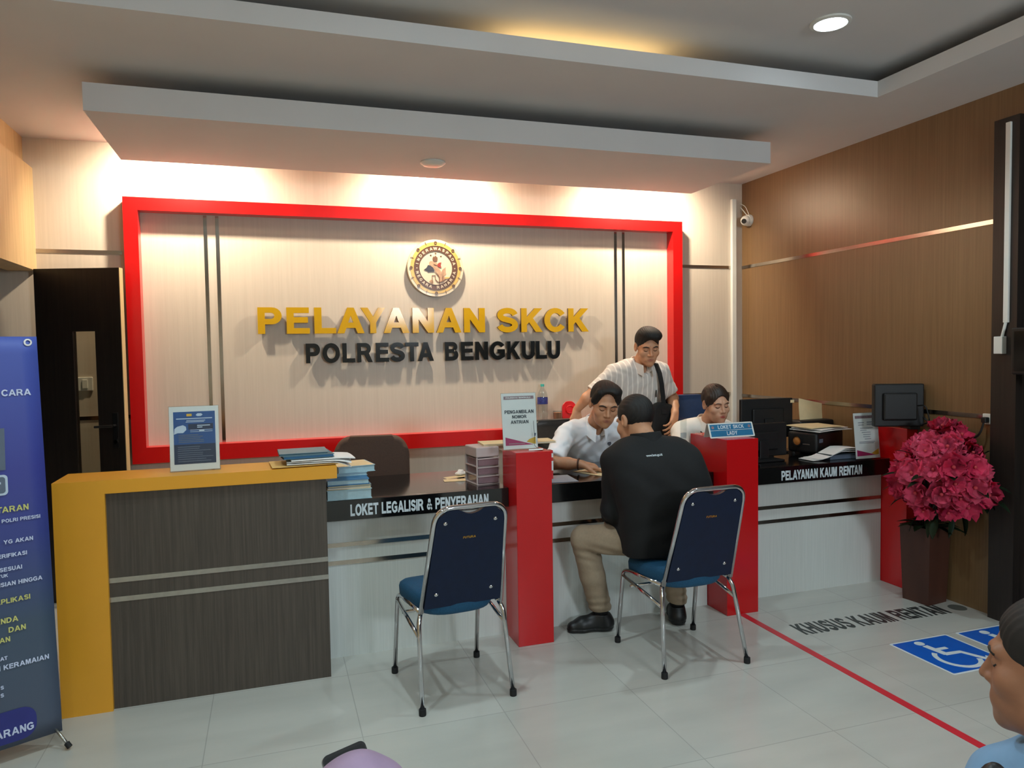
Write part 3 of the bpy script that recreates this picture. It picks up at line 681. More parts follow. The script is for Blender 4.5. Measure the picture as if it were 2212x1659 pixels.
# ================================================================= chrome stacking chairs
def stack_chair(label, loc, rz, bt, bb, foot_w, foot_d):
    """local origin between the feet on the floor, facing +y"""
    t = thing('stacking_chair', label, 'chair', loc, rz, 'blue stacking chairs in front of the counters')
    hw, hd = foot_w / 2, foot_d / 2
    zb, zt = 0.415, 0.895
    yb, yt = -hd + 0.075, -hd - 0.075
    a, b = bt / 2, bb / 2
    def bk(x, f, off=0.0):   # point on the leaning back plane, f 0 bottom 1 top
        return Vector((x, yb + (yt - yb) * f - off, zb + (zt - zb) * f))
    bm = bmesh.new(); tube(bm, arc([bk(-b, 0), bk(-a, 1), bk(a, 1), bk(b, 0)], 0.075, 8), 0.0115, 12); finish('back_frame', bm, 'chrome', t, smooth='all')
    # shell of the back: flat rear face, padded front, dip at the top edge
    n = 14; bm = bmesh.new(); rows = []
    for j in range(n + 1):
        f = 0.035 + 0.945 * j / n; hwid = b + (a - b) * f - 0.008
        if f > 0.86: hwid -= 0.065 * (1 - math.sqrt(max(0, 1 - ((f - 0.86) / 0.125) ** 2))) * 0.9
        row = []
        for i in range(n + 1):
            u = -1 + 2 * i / n
            dip = 0.045 * max(0, 1 - (u / 0.5) ** 2) if j == n else (0.03 * max(0, 1 - (u / 0.5) ** 2) if j == n - 1 else 0)
            row.append((u * hwid, f - dip))
        rows.append(row)
    F = [[bm.verts.new(bk(x, f, 0.012)) for x, f in r] for r in rows]
    def padding(i, j):
        return -0.014 - 0.032 * (1 - (abs(-1 + 2 * i / n)) ** 4) * (1 - abs(-1 + 2 * j / n) ** 6)
    B = [[bm.verts.new(bk(rows[j][i][0], rows[j][i][1], padding(i, j))) for i in range(n + 1)] for j in range(n + 1)]
    for j in range(n):
        for i in range(n):
            bm.faces.new((F[j][i], F[j][i + 1], F[j + 1][i + 1], F[j + 1][i])); bm.faces.new((B[j][i], B[j + 1][i], B[j + 1][i + 1], B[j][i + 1]))
    for i in range(n):
        bm.faces.new((F[0][i], B[0][i], B[0][i + 1], F[0][i + 1])); bm.faces.new((F[n][i], F[n][i + 1], B[n][i + 1], B[n][i]))
        bm.faces.new((F[i][0], F[i + 1][0], B[i + 1][0], B[i][0])); bm.faces.new((F[i][n], B[i][n], B[i + 1][n], F[i + 1][n]))
    back = finish('backrest', bm, 'chair_vinyl', t, smooth=50)
    rot_back = Matrix.Rotation(math.atan2(yb - yt, zt - zb), 4, 'X')
    for sx, f in ((-1, 0.86), (1, 0.86), (-1, 0.17), (1, 0.17)):
        wd = b + (a - b) * f
        p = bk(sx * wd * 0.70, f, 0.012)
        bm = bmesh.new(); lathe(bm, [(0, 0.004), (0.006, 0.003), (0.009, 0), (0, 0)], 14, M=Matrix.Translation(p) @ rot_back @ Matrix.Rotation(R(90), 4, 'X')); finish('screw', bm, 'chrome', back, smooth=True)
    me = text_mesh('FUTURA', 0.058, 0.011, 0.0008, 0.01, 'C'); me.transform(Matrix.Translation(bk(0, 0.70, 0.0122)) @ rot_back)
    link('maker_badge', me, 'gold_metal', back)
    # cushion
    bm = bmesh.new(); sw0, sw1, y0, y1 = b - 0.012, 0.225, yb - 0.020, hd + 0.015
    m = 16; top = []; bot = []
    for j in range(m + 1):
        for ring, s in ((top, 1), (bot, 0)):
            pass
    loops = []
    outline = []
    for k in range(40):
        an = 2 * math.pi * k / 40; c, s = math.cos(an), math.sin(an)
        sup = (abs(c) ** 3.2 + abs(s) ** 3.2) ** (-1 / 3.2)
        v = s * sup; u = c * sup
        wd = sw0 + (sw1 - sw0) * (v + 1) / 2
        outline.append((u * wd, (y0 + y1) / 2 + v * (y1 - y0) / 2))
    cx, cy = 0, (y0 + y1) / 2
    for sc, z in ((0.80, 0.386), (0.93, 0.390), (0.99, 0.408), (1.0, 0.450), (0.975, 0.468), (0.90, 0.480), (0.70, 0.487), (0.40, 0.490), (0.12, 0.491)):
        loops.append([bm.verts.new((cx + (x - cx) * sc, cy + (y - cy) * sc, z - 0.02 * max(0, (y - cy) / (y1 - cy)) ** 3)) for x, y in outline])
    for A, Bq in zip(loops, loops[1:]):
        for k in range(40): bm.faces.new((A[k], A[(k + 1) % 40], Bq[(k + 1) % 40], Bq[k]))
    bm.faces.new(loops[0][::-1]); bm.faces.new(loops[-1])
    finish('seat', bm, 'seat_fabric', t, smooth='all')
    # legs
    for sx in (-1, 1):
        pr = [(sx * (b - 0.002), yb + 0.015, zb - 0.005), (sx * (b + 0.012), yb - 0.005, zb - 0.045), (sx * hw, -hd, 0.012)]
        bm = bmesh.new(); tube(bm, arc(pr, 0.03), 0.0105, 12); lg = finish('leg', bm, 'chrome', t, smooth='all')
        bm = bmesh.new(); lathe(bm, [(0, 0), (0.015, 0), (0.016, 0.006), (0.0155, 0.028), (0, 0.028)], 16, axis=(sx * hw, -hd, 0)); finish('rubber_foot', bm, 'rubber', lg, smooth=True)
        pf = [(sx * hw, hd, 0.012), (sx * (hw - 0.008), hd - 0.055, 0.40), (sx * (hw - 0.016), hd - 0.12, 0.412), (sx * (b - 0.002), yb + 0.02, zb - 0.004)]
        bm = bmesh.new(); tube(bm, arc(pf, 0.045), 0.0105, 12); lg = finish('leg', bm, 'chrome', t, smooth='all')
        bm = bmesh.new(); lathe(bm, [(0, 0), (0.015, 0), (0.016, 0.006), (0.0155, 0.028), (0, 0.028)], 16, axis=(sx * hw, hd, 0)); finish('rubber_foot', bm, 'rubber', lg, smooth=True)
        bm = bmesh.new(); tube(bm, [(sx * (hw - 0.006), hd - 0.052, 0.375), (sx * (b + 0.016), yb - 0.018, 0.315)], 0.009, 10); finish('side_rail', bm, 'chrome', t, smooth='all')
    bm = bmesh.new(); tube(bm, [(-(hw - 0.012), hd - 0.12, 0.335), (hw - 0.012, hd - 0.12, 0.335)], 0.008, 10); finish('cross_rail', bm, 'chrome', t, smooth='all')
    return t
stack_chair('empty chrome stacking chair with dark blue back in front of the LOKET LEGALISIR counter', (0.761, 3.281, 0), R(5.5), 0.315, 0.375, 0.423, 0.46)
stack_chair('chrome stacking chair with dark blue back that the customer in black sits on', (1.940, 3.225, 0), R(1.5), 0.325, 0.38, 0.465, 0.465)

# ================================================================= office chairs behind the counters
def office_chair(label, loc, rz, mat, top, w, wt, hb, radius):
    t = thing('office_chair', label, 'chair', loc, rz)
    # facing -y; back at +y
    n = 18; bm = bmesh.new()
    z0 = top - hb; pts = []
    poly = [(-w / 2, z0), (w / 2, z0)]
    a = wt / 2
    poly += [(a + (w / 2 - a) * (1 - math.sin(R(90 * k / 8))) , top - radius + radius * math.sin(R(90 * k / 8))) if False else (w / 2 - (w / 2 - a) * (1 - math.cos(R(90 * k / 8))), top - radius + radius * math.sin(R(90 * k / 8))) for k in range(9)]
    poly += [(-x, z) for x, z in poly[2:][::-1]]
    vs = prism(bm, poly, 0.17, 0.25)
    bmesh.ops.bevel(bm, geom=[e for e in bm.edges if abs(e.verts[0].co.y - e.verts[1].co.y) < 1e-4], offset=0.03, segments=4, profile=0.5, affect='EDGES')
    for v in bm.verts: v.co.y += 0.35 * (v.co.x ** 2) * -1 + 0.06 * (v.co.z - z0)
    finish('backrest', bm, mat, t, smooth=60)
    bm = bmesh.new(); box(bm, (-w / 2, -0.24, 0.42), (w / 2, 0.2, 0.50), bev=0.03, seg=4); finish('seat', bm, mat, t, smooth=60)
    bm = bmesh.new(); box(bm, (-0.03, 0.232, 0.40), (0.03, 0.258, z0 + 0.16), bev=0.006); box(bm, (-0.03, 0.0, 0.39), (0.03, 0.25, 0.4199), bev=0.004); finish('back_bracket', bm, 'black_plastic', t)
    bm = bmesh.new(); lathe(bm, [(0, 0.06), (0.028, 0.06), (0.028, 0.22), (0.018, 0.2201), (0.018, 0.419), (0, 0.419)], 16); finish('gas_column', bm, 'black_plastic', t, smooth=True)
    for k in range(5):
        an = R(72 * k + 18); bm = bmesh.new()
        tube(bm, [(0.02 * math.cos(an), 0.02 * math.sin(an), 0.10), (0.26 * math.cos(an), 0.26 * math.sin(an), 0.065)], 0.02, 8, rr=[0.022, 0.014])
        lg = finish('base_arm', bm, 'black_plastic', t, smooth='all')
        bm = bmesh.new(); lathe(bm, [(0, -0.012), (0.024, -0.012), (0.026, -0.006), (0.026, 0.006), (0.024, 0.012), (0, 0.012)], 16, M=T(0.26 * math.cos(an), 0.26 * math.sin(an), 0.026, rz=an, rx=R(90))); finish('caster', bm, 'rubber', lg, smooth=True)
    return t
office_chair('brown upholstered office chair with rounded back, empty, behind the LOKET LEGALISIR counter', (0.560, 4.44, 0), R(-8), 'office_brown', 1.025, 0.47, 0.26, 0.46, 0.13)
office_chair('black office chair that the seated man in the white shirt leans forward from', (1.955, 4.66, 0), R(4), 'office_black', 1.05, 0.44, 0.32, 0.46, 0.10)
office_chair('blue office chair behind the woman in the white blouse', (2.875, 4.62, 0), R(-4), 'office_blue', 1.195, 0.47, 0.40, 0.60, 0.06)

# ================================================================= roll-up banner at the edge
t = thing('x_banner', 'tall blue standing banner with white and yellow lettering beside the yellow counter', 'banner', (-0.833, 3.289, 0), math.atan2(0.44, 0.898))
BW = 0.56
bm = bmesh.new()
nx, nz = 10, 24
g = [[bm.verts.new((-BW * (1 - i / nx) - 0.028 * (j / nz), 0.004 * math.sin(3 * i / nx) * math.sin(3.1 * j / nz), 0.06 + 1.572 * j / nz)) for i in range(nx + 1)] for j in range(nz + 1)]
g2 = [[bm.verts.new(v.co + Vector((0, 0.0012, 0))) for v in r] for r in g]
for j in range(nz):
    for i in range(nx):
        bm.faces.new((g[j][i], g[j][i + 1], g[j + 1][i + 1], g[j + 1][i])); bm.faces.new((g2[j][i], g2[j + 1][i], g2[j + 1][i + 1], g2[j][i + 1]))
for i in range(nx):
    bm.faces.new((g[0][i], g2[0][i], g2[0][i + 1], g[0][i + 1])); bm.faces.new((g[nz][i], g[nz][i + 1], g2[nz][i + 1], g2[nz][i]))
for j in range(nz):
    bm.faces.new((g[j][0], g[j + 1][0], g2[j + 1][0], g2[j][0])); bm.faces.new((g[j][nx], g2[j][nx], g2[j + 1][nx], g[j + 1][nx]))
fabric = finish('banner_sheet', bm, 'banner_print', t, smooth='all')
plain('banner_white', (206, 214, 240), 0.5); plain('banner_yellow', (206, 204, 120), 0.5)
wm, ym = [], []
def bt(lst, s, xr, z, h):
    me = text_mesh(s, None, h * 0.66, 0.0012, 0.012, 'R'); me.transform(Matrix.Diagonal((0.94, 1, 1, 1))); me.transform(Matrix.Translation((xr, -0.0012, z))); lst.append(me)
bt(wm, 'TATA CARA', -0.055, 1.407, 0.038)
bt(ym, 'PENDAFTARAN', -0.080, 0.966, 0.034)
bt(wm, 'POLRI PRESISI', -0.043, 0.927, 0.021)
bt(wm, 'YG AKAN', -0.070, 0.845, 0.024)
bt(wm, 'VERIFIKASI', -0.092, 0.793, 0.023)
bt(wm, 'SESUAI', -0.110, 0.741, 0.024)
bt(wm, 'UNTUK', -0.156, 0.719, 0.019)
bt(wm, 'PENGISIAN HINGGA', -0.045, 0.684, 0.025)
bt(ym, 'APLIKASI', -0.088, 0.618, 0.029)
bt(ym, 'ANDA', -0.130, 0.543, 0.031)
bt(ym, 'DAN', -0.107, 0.504, 0.031)
bt(ym, 'AN', -0.159, 0.471, 0.029)
bt(wm, 'AT', -0.170, 0.403, 0.021)
bt(wm, 'IJIN KERAMAIAN', -0.035, 0.365, 0.029)
bt(wm, 'S', -0.186, 0.293, 0.021); bt(wm, 'S', -0.187, 0.263, 0.022)
bx = bmesh.new(); prism(bx, rounded_rect(0.40, 0.125, 0.05, x0=-0.485, y0=0.078), -0.0016, -0.0012); finish('printed_button', bx, 'navy_blue' if 'navy_blue' in MATS else plain('navy_blue', (44, 48, 124), 0.5).name, fabric)
me = text_mesh('SEKARANG', None, 0.030, 0.0012, 0.012, 'R'); me.transform(Matrix.Diagonal((0.84, 1, 1, 1))); me.transform(Matrix.Translation((-0.096, -0.0018, 0.105))); wm.append(me)
bx = bmesh.new(); prism(bx, [(-0.40, 1.128), (-0.148, 1.128), (-0.146, 1.286), (-0.40, 1.286)], -0.0016, -0.0012); finish('printed_picture', bx, 'slate_print', fabric)
bx = bmesh.new(); prism(bx, rounded_rect(0.075, 0.078, 0.014, x0=-0.218, y0=1.032), -0.0016, -0.0012); finish('printed_icon', bx, 'pale_print', fabric)
bx = bmesh.new(); prism(bx, rounded_rect(0.059, 0.062, 0.010, x0=-0.210, y0=1.040), -0.0022, -0.0017); finish('printed_icon', bx, 'slate_print', fabric)
bx = bmesh.new(); prism(bx, [(-0.20, 1.075), (-0.165, 1.075), (-0.165, 1.083), (-0.20, 1.083)], -0.0028, -0.0023); prism(bx, [(-0.20, 1.055), (-0.175, 1.055), (-0.175, 1.062), (-0.20, 1.062)], -0.0028, -0.0023); finish('printed_icon', bx, 'pale_print', fabric)
for m_ in wm: link('lettering', m_, 'banner_white', fabric)
for m_ in ym: link('lettering', m_, 'banner_yellow', fabric)
bm = bmesh.new(); lathe(bm, [(0.008, 0), (0.014, 0), (0.014, 0.002), (0.008, 0.002), (0.008, 0)], 18, M=T(-0.058, -0.001, 1.610, rx=R(90))); finish('eyelet', bm, 'steel_strip', fabric)
bm = bmesh.new(); tube(bm, [(-0.03, 0.02, 0.085), (-0.29, 0.045, 0.85), (-0.56, 0.02, 1.62)], 0.006, 8); tube(bm, [(-0.055, 0.02, 1.62), (-0.29, 0.055, 0.85), (-0.54, 0.02, 0.085)], 0.006, 8); finish('pole', bm, 'steel_strip', t, smooth='all')
for a, b in (((-0.03, 0.02, 0.088), (0.01, -0.06, 0.012)), ((-0.54, 0.02, 0.088), (-0.58, -0.06, 0.012)), ((-0.29, 0.05, 0.80), (-0.29, 0.35, 0.012))):
    bm = bmesh.new(); tube(bm, [a, b], 0.006, 8); lg = finish('foot', bm, 'steel_strip', t, smooth='all')
    bm = bmesh.new(); tube(bm, [Vector(b) + (Vector(a) - Vector(b)).normalized() * 0.02, Vector(b)], 0.011, 10); finish('rubber_tip', bm, 'rubber', lg, smooth=True)

# ================================================================= floor markings
o = finish('floor_tape', BX((-0.021, -2.1, 0), (0.021, 0.02, 0.0012)), 'tape_red', None, loc=(2.556, 3.545, 0.0002)); tag(o, 'red adhesive tape line running over the floor from the red post', 'tape')
me = text_mesh('KHUSUS KAUM RENTAN', 1.0, 0.15, 0.0006, 0.025); me.transform(Matrix.Rotation(R(-90), 4, 'X'))
o = link('floor_lettering', me, 'floor_black', None, loc=(2.69, 3.185, 0.0003), rot=(0, 0, R(-1.5))); tag(o, 'black vinyl words KHUSUS KAUM RENTAN stuck on the floor tiles', 'lettering')
def isa_sticker(label, x0, y0, s):
    t = thing('floor_sticker', label, 'sticker', (x0, y0, 0.0002), 0, 'wheelchair stickers on the floor')
    bm = bmesh.new(); prism(bm, rounded_rect(s, s, 0.012), 0, 0.0006, plane='xy'); finish('white_border', bm, 'floor_white', t)
    bm = bmesh.new(); prism(bm, rounded_rect(s - 0.024, s - 0.024, 0.006, x0=0.012, y0=0.012), 0.0006, 0.0010, plane='xy'); finish('blue_field', bm, 'floor_blue', t)
    k = s / 0.38
    bm = bmesh.new()
    lift = [0]
    def P(q):
        lift[0] += 1; prism(bm, [(x * k, y * k) for x, y in q], 0.0010, 0.0014 + 0.00003 * lift[0], plane='xy')
    P([(0.150 + 0.026 * math.cos(R(a)), 0.330 + 0.024 * math.sin(R(a))) for a in range(0, 360, 20)])
    def thick(pts, w):
        L_, R_ = [], []
        for i in range(len(pts)):
            p = Vector(pts[i]); d = (Vector(pts[min(i + 1, len(pts) - 1)]) - Vector(pts[max(i - 1, 0)])).normalized(); nn = Vector((-d.y, d.x)) * w / 2
            L_.append(tuple(p + nn)); R_.append(tuple(p - nn))
        for i in range(len(pts) - 1): P([L_[i], R_[i], R_[i + 1], L_[i + 1]])
    thick([(0.152, 0.300), (0.166, 0.185)], 0.036); thick([(0.160, 0.245), (0.235, 0.245)], 0.024)
    thick([(0.156, 0.190), (0.255, 0.185), (0.300, 0.085), (0.335, 0.098)], 0.030)
    thick([(0.178 + 0.098 * math.cos(R(a)), 0.135 + 0.098 * math.sin(R(a))) for a in range(125, 345, 10)], 0.024)
    finish('wheelchair_symbol', bm, 'floor_white', t)
isa_sticker('blue wheelchair symbol sticker lying whole on the floor nearest the red tape', 2.995, 2.552, 0.385)
isa_sticker('blue wheelchair symbol sticker on the floor partly hidden by the head in front', 3.440, 2.548, 0.385)
bm = bmesh.new(); lathe(bm, [(0, 0), (0.05, 0), (0.05, 0.0006), (0, 0.0006)], 28); o = finish('floor_dot', bm, 'floor_grey', None, loc=(3.790, 3.215, 0.0003)); tag(o, 'round dark dot sticker on the floor at the end of the black words', 'sticker')
# ================================================================= signs in acrylic stands
def acrylic_sign(label, loc, rz, w, h, foot=0.09, lean=R(-6)):
    """upright clear stand with a printed sheet, bottom edge at loc, facing -y"""
    t = thing('sign_stand', label, 'sign', loc, rz, 'printed signs in clear acrylic stands')
    Ml = Matrix.Rotation(lean, 4, 'X')
    bm = bmesh.new()
    box(bm, (-w / 2, -0.0035, 0.002), (w / 2, -0.0018, h), M=Ml); box(bm, (-w / 2, 0.0018, 0.002), (w / 2, 0.0035, h), M=Ml)
    box(bm, (-w / 2, -0.004, 0), (w / 2, foot, 0.0019))
    finish('acrylic_stand', bm, 'acrylic', t)
    p = finish('printed_sheet', BX((-w / 2 + 0.003, -0.0008, 0.006), (w / 2 - 0.003, 0.0008, h - 0.003), M=Ml), 'white_paper', t)
    def pr(name, polys, mat, lift=0.0004):
        bm = bmesh.new()
        for q in polys: prism(bm, [(x - w / 2, z) for x, z in q], -0.0008 - lift - 0.0003, -0.0008 - lift, M=Ml)
        return finish(name, bm, mat, p)
    def tx(s, mat, x, z, ww, hh, bold=0.03):
        me = text_mesh(s, ww, hh, 0.0004, 0.02, 'C'); me.transform(Ml @ Matrix.Translation((x - w / 2, -0.0012, z))); return link('lettering', me, mat, p)
    return t, pr, tx
def rc(x0, z0, x1, z1): return [(x0, z0), (x1, z0), (x1, z1), (x0, z1)]
# blue notice on the yellow bar
t, pr, tx = acrylic_sign('blue printed notice in a clear stand on the yellow counter top', (-0.342, 3.640, 1.0175), R(3), 0.215, 0.302)
pr('blue_print', [rc(0.02, 0.035, 0.197, 0.275)], 'blue_print', 0.0)
pr('navy_print', [rc(0.02, 0.035, 0.197, 0.125)], 'navy_print', 0.0004); pr('navy_print', [rc(0.082, 0.192, 0.188, 0.218)], 'navy_print', 0.0004)
pr('printed_lines', [rc(0.032, 0.241, 0.185, 0.245), rc(0.075, 0.232, 0.155, 0.235), rc(0.072, 0.226, 0.150, 0.229), rc(0.12, 0.208, 0.175, 0.212), rc(0.12, 0.200, 0.142, 0.204), rc(0.09, 0.181, 0.185, 0.183), rc(0.09, 0.189, 0.185, 0.191), rc(0.128, 0.182, 0.150, 0.190)], 'pale_print', 0.0008)
rl = random.Random(3)
pr('printed_lines', [rc(0.04, z, 0.04 + rl.uniform(0.07, 0.13), z + 0.0035) for z in (0.166, 0.158, 0.150, 0.142, 0.134)] , 'slate_print', 0.0008)
pr('printed_lines', [rc(0.036, z, 0.036 + rl.uniform(0.09, 0.15), z + 0.0032) for z in (0.112, 0.103, 0.094, 0.084, 0.075, 0.066, 0.056, 0.046)], 'slate_print', 0.0008)
pr('printed_cap', [[(0.021, 0.172), (0.024, 0.198), (0.036, 0.208), (0.060, 0.214), (0.072, 0.206), (0.074, 0.192), (0.060, 0.178), (0.036, 0.178)]], 'pale_print', 0.0008)
pr('printed_logo', [rc(0.076, 0.254, 0.098, 0.265)], 'gold_print', 0.0008); pr('printed_logo', [[(0.115, 0.258), (0.122, 0.266), (0.138, 0.266), (0.145, 0.259), (0.136, 0.253), (0.122, 0.253)]], 'pale_print', 0.0008)
# queue number sign on the red post
t, pr, tx = acrylic_sign('white sign reading PENGAMBILAN NOMOR ANTRIAN on top of the red post', (1.252, 3.672, ZP + 0.0005), R(1), 0.200, 0.305)
pr('header_band', [rc(0.016, 0.270, 0.186, 0.287)], 'mauve_print')
tx('POLRESTA BENGKULU', 'white_paper', 0.098, 0.2745, 0.14, 0.008)
pr('magenta_print', [[(0.016, 0.026), (0.172, 0.026), (0.016, 0.070)]], 'magenta_print'); pr('gold_print', [[(0.135, 0.042), (0.150, 0.055), (0.186, 0.066), (0.186, 0.028), (0.172, 0.0305)]], 'gold_print')
pr('printed_lines', [rc(0.034, 0.032, 0.125, 0.037)], 'mauve_print', 0.0008)
tx('PENGAMBILAN', 'dark_print', 0.100, 0.194, 0.164, 0.019); tx('NOMOR', 'dark_print', 0.100, 0.168, 0.082, 0.018); tx('ANTRIAN', 'dark_print', 0.100, 0.140, 0.100, 0.018)
bm = bmesh.new(); tube(bm, arc([(0.064, -0.024, 0.155), (0.068, -0.020, 0.12), (0.073, -0.014, 0.08), (0.072, -0.010, 0.02), (0.09, -0.03, 0.006)], 0.02), 0.0012, 6); finish('pen_cord', bm, 'cable_black', t, smooth='all')
bm = bmesh.new(); tube(bm, [(0.076, -0.020, 0.088), (0.074, -0.016, 0.074)], 0.004, 8); finish('cord_clip', bm, 'slate_print', t)
# small notice on the far counter
t, pr, tx = acrylic_sign('small white notice with red corner in a clear stand on the PELAYANAN KAUM RENTAN counter', (3.620, 3.722, ZT + 0.0005), R(-1), 0.196, 0.300, 0.035)
pr('header_band', [rc(0.014, 0.262, 0.184, 0.280)], 'mauve_print')
pr('magenta_print', [[(0.014, 0.022), (0.160, 0.026), (0.014, 0.062)]], 'magenta_print'); pr('gold_print', [[(0.125, 0.036), (0.184, 0.066), (0.184, 0.030), (0.160, 0.026)]], 'gold_print')
pr('printed_lines', [rc(0.036, 0.232, 0.082, 0.238), rc(0.104, 0.234, 0.156, 0.240), rc(0.036, 0.218, 0.08, 0.223), rc(0.104, 0.220, 0.156, 0.225), rc(0.05, 0.198, 0.15, 0.202), rc(0.05, 0.184, 0.10, 0.188), rc(0.06, 0.170, 0.13, 0.174), rc(0.07, 0.156, 0.13, 0.160), rc(0.07, 0.142, 0.125, 0.146), rc(0.08, 0.128, 0.13, 0.132), rc(0.036, 0.110, 0.16, 0.114), rc(0.036, 0.102, 0.15, 0.106)], 'paper_print')
# folded desk sign LOKET SKCK LADY
t = thing('desk_sign', 'folded blue and white table sign reading LOKET SKCK LADY on the red post', 'sign', (2.567, 3.70, ZP + 0.0003))
ang = math.atan2(0.03, 0.082)
Mf = Matrix.Translation((0, -0.034, 0)) @ Matrix.Rotation(-ang, 4, 'X')
bm = bmesh.new()
prism(bm, rounded_rect(0.306, 0.088, 0.006, x0=-0.153), -0.0012, 0, M=Mf)
Mb = Matrix.Translation((0, 0.036, 0)) @ Matrix.Rotation(ang, 4, 'X'); prism(bm, rounded_rect(0.306, 0.088, 0.006, x0=-0.153), 0, 0.0012, M=Mb)
card = finish('folded_card', bm, 'white_plastic', t)
bm = bmesh.new(); prism(bm, rc(-0.143, 0.046, 0.143, 0.081), -0.0018, -0.0013, M=Mf); prism(bm, rc(-0.143, 0.008, 0.143, 0.0435), -0.0018, -0.0013, M=Mf); finish('blue_print', bm, plain('sign_blue', (42, 112, 152), 0.4).name, card)
for s, z, ww in (('LOKET SKCK', 0.0525, 0.178), ('LADY', 0.0145, 0.072)):
    me = text_mesh(s, ww, 0.023, 0.0004, 0.012, 'C'); me.transform(Mf @ Matrix.Translation((0.0, -0.0019, z))); link('lettering', me, 'white_lettering', card)
bm = bmesh.new(); lathe(bm, [(0, 0), (0.009, 0), (0.009, 0.0006), (0, 0.0006)], 16, M=Mf @ T(-0.125, -0.0019, 0.063, rx=R(90))); lathe(bm, [(0, 0), (0.009, 0), (0.009, 0.0006), (0, 0.0006)], 16, M=Mf @ T(0.125, -0.0019, 0.063, rx=R(90))); finish('printed_logo', bm, 'mauve_print', card)
bm = bmesh.new(); box(bm, (-0.022, -0.002, 0), (0.022, 0.0, 0.296)); box(bm, (-0.022, 0.004, 0), (0.022, 0.006, 0.296)); box(bm, (-0.022, -0.03, 0), (0.022, 0.03, 0.002))
t = thing('acrylic_holder', 'narrow clear acrylic holder behind the red post by the seated customer', 'holder', (2.425, 3.975, ZT + 0.0005)); finish('acrylic_plate', bm, 'acrylic', t)
finish('paper_insert', BX((-0.02, 0.0005, 0.17), (0.02, 0.0035, 0.205)), 'white_paper', t)

# ================================================================= papers and books
def paper(label, loc, rz, w, h, mat='white_paper', f=None, thick=0.0008, name='paper_sheet', group=None, cat='paper'):
    bm = bmesh.new(); sheet(bm, Matrix.Translation((-w / 2, -h / 2, 0)), w, h, 10, 8, thick, f)
    o = finish(name, bm, mat, None, smooth=50, loc=loc, rot=(0, 0, rz)); return tag(o, label, cat, group)
zb = 1.0175
G = 'stack of documents on the yellow counter'
droop = lambda k: (lambda u, v: -k * max(0, u - 0.72) ** 1.6 + 0.004 * math.sin(3 * v))
paper('manila envelope at the bottom of the document stack on the yellow counter', (0.135, 3.665, zb + 0.0045), R(4), 0.30, 0.215, 'manila', thick=0.003, name='envelope', group=G, cat='envelope')
paper('bent white paper directly over the envelope in the stack on the yellow counter', (0.205, 3.668, zb + 0.0125), R(1), 0.297, 0.21, f=droop(0.22), thick=0.003, group=G)
paper('white paper bundle in the middle of the document stack on the yellow counter', (0.212, 3.670, zb + 0.0205), R(-3), 0.297, 0.21, f=droop(0.12), thick=0.004, group=G)
paper('white paper bundle lying just under the dark folders on the yellow counter', (0.218, 3.672, zb + 0.0295), R(5), 0.297, 0.21, f=droop(0.05), thick=0.004, group=G)
def folder(label, loc, rz, w, d, h, mat, pages, spine='x', group=None, cat='folder', name='folder'):
    t = thing(name, label, cat, loc, rz, group)
    bm = bmesh.new(); box(bm, (-w / 2, -d / 2, 0), (w / 2, d / 2, 0.0025)); box(bm, (-w / 2, -d / 2, h - 0.0025), (w / 2, d / 2, h)); box(bm, (-w / 2, d / 2 - 0.0025, 0.0025), (w / 2, d / 2, h - 0.0025)); finish('cover', bm, mat, t)
    finish('pages', BX((-w / 2 + 0.004, -d / 2 + 0.004, 0.0026), (w / 2 - 0.004, d / 2 - 0.0026, h - 0.0026)), pages, t)
    return t
folder('dark teal plastic folder lying on the white papers on the yellow counter', (0.150, 3.672, zb + 0.0385), R(6), 0.235, 0.20, 0.014, 'teal_folder', 'blue_plastic', group=G)
folder('grey blue folder on top of the document stack on the yellow counter', (0.135, 3.675, zb + 0.0530), R(2), 0.225, 0.19, 0.012, 'grey_folder', 'teal_folder', group=G)
G = 'pile of books beside the yellow counter end'
folder('thick pale blue book at the bottom of the pile beside the yellow counter end', (0.354, 3.815, ZT + 0.0005), R(1), 0.222, 0.225, 0.050, 'lightblue_paper', 'lightblue_paper', group=G, cat='book', name='book')
folder('thin brown folder in the lower middle of the book pile', (0.358, 3.822, ZT + 0.0510), R(-2), 0.215, 0.22, 0.010, 'cream_paper', 'white_paper', group=G)
folder('thin grey folder over the brown one in the book pile', (0.354, 3.820, ZT + 0.0615), R(2), 0.215, 0.22, 0.010, 'grey_folder', 'cream_paper', group=G)
folder('blue plastic folder in the upper middle of the book pile', (0.352, 3.822, ZT + 0.0720), R(0), 0.208, 0.21, 0.026, 'blue_plastic', 'lightblue_paper', group=G)
folder('pale blue bound book under the cream topped one in the pile', (0.356, 3.925, ZT + 0.0985), R(3), 0.20, 0.20, 0.016, 'lightblue_paper', 'lightblue_paper', group=G, cat='book', name='book')
t = folder('cream topped book with pale blue page edges on top of the book pile', (0.392, 3.925, ZT + 0.1150), R(9), 0.195, 0.20, 0.034, 'lightblue_paper', 'lightblue_paper', group=G, cat='book', name='book')
finish('cream_label', BX((-0.096, -0.098, 0.0341), (0.09, 0.098, 0.035)), 'cream_paper', t)

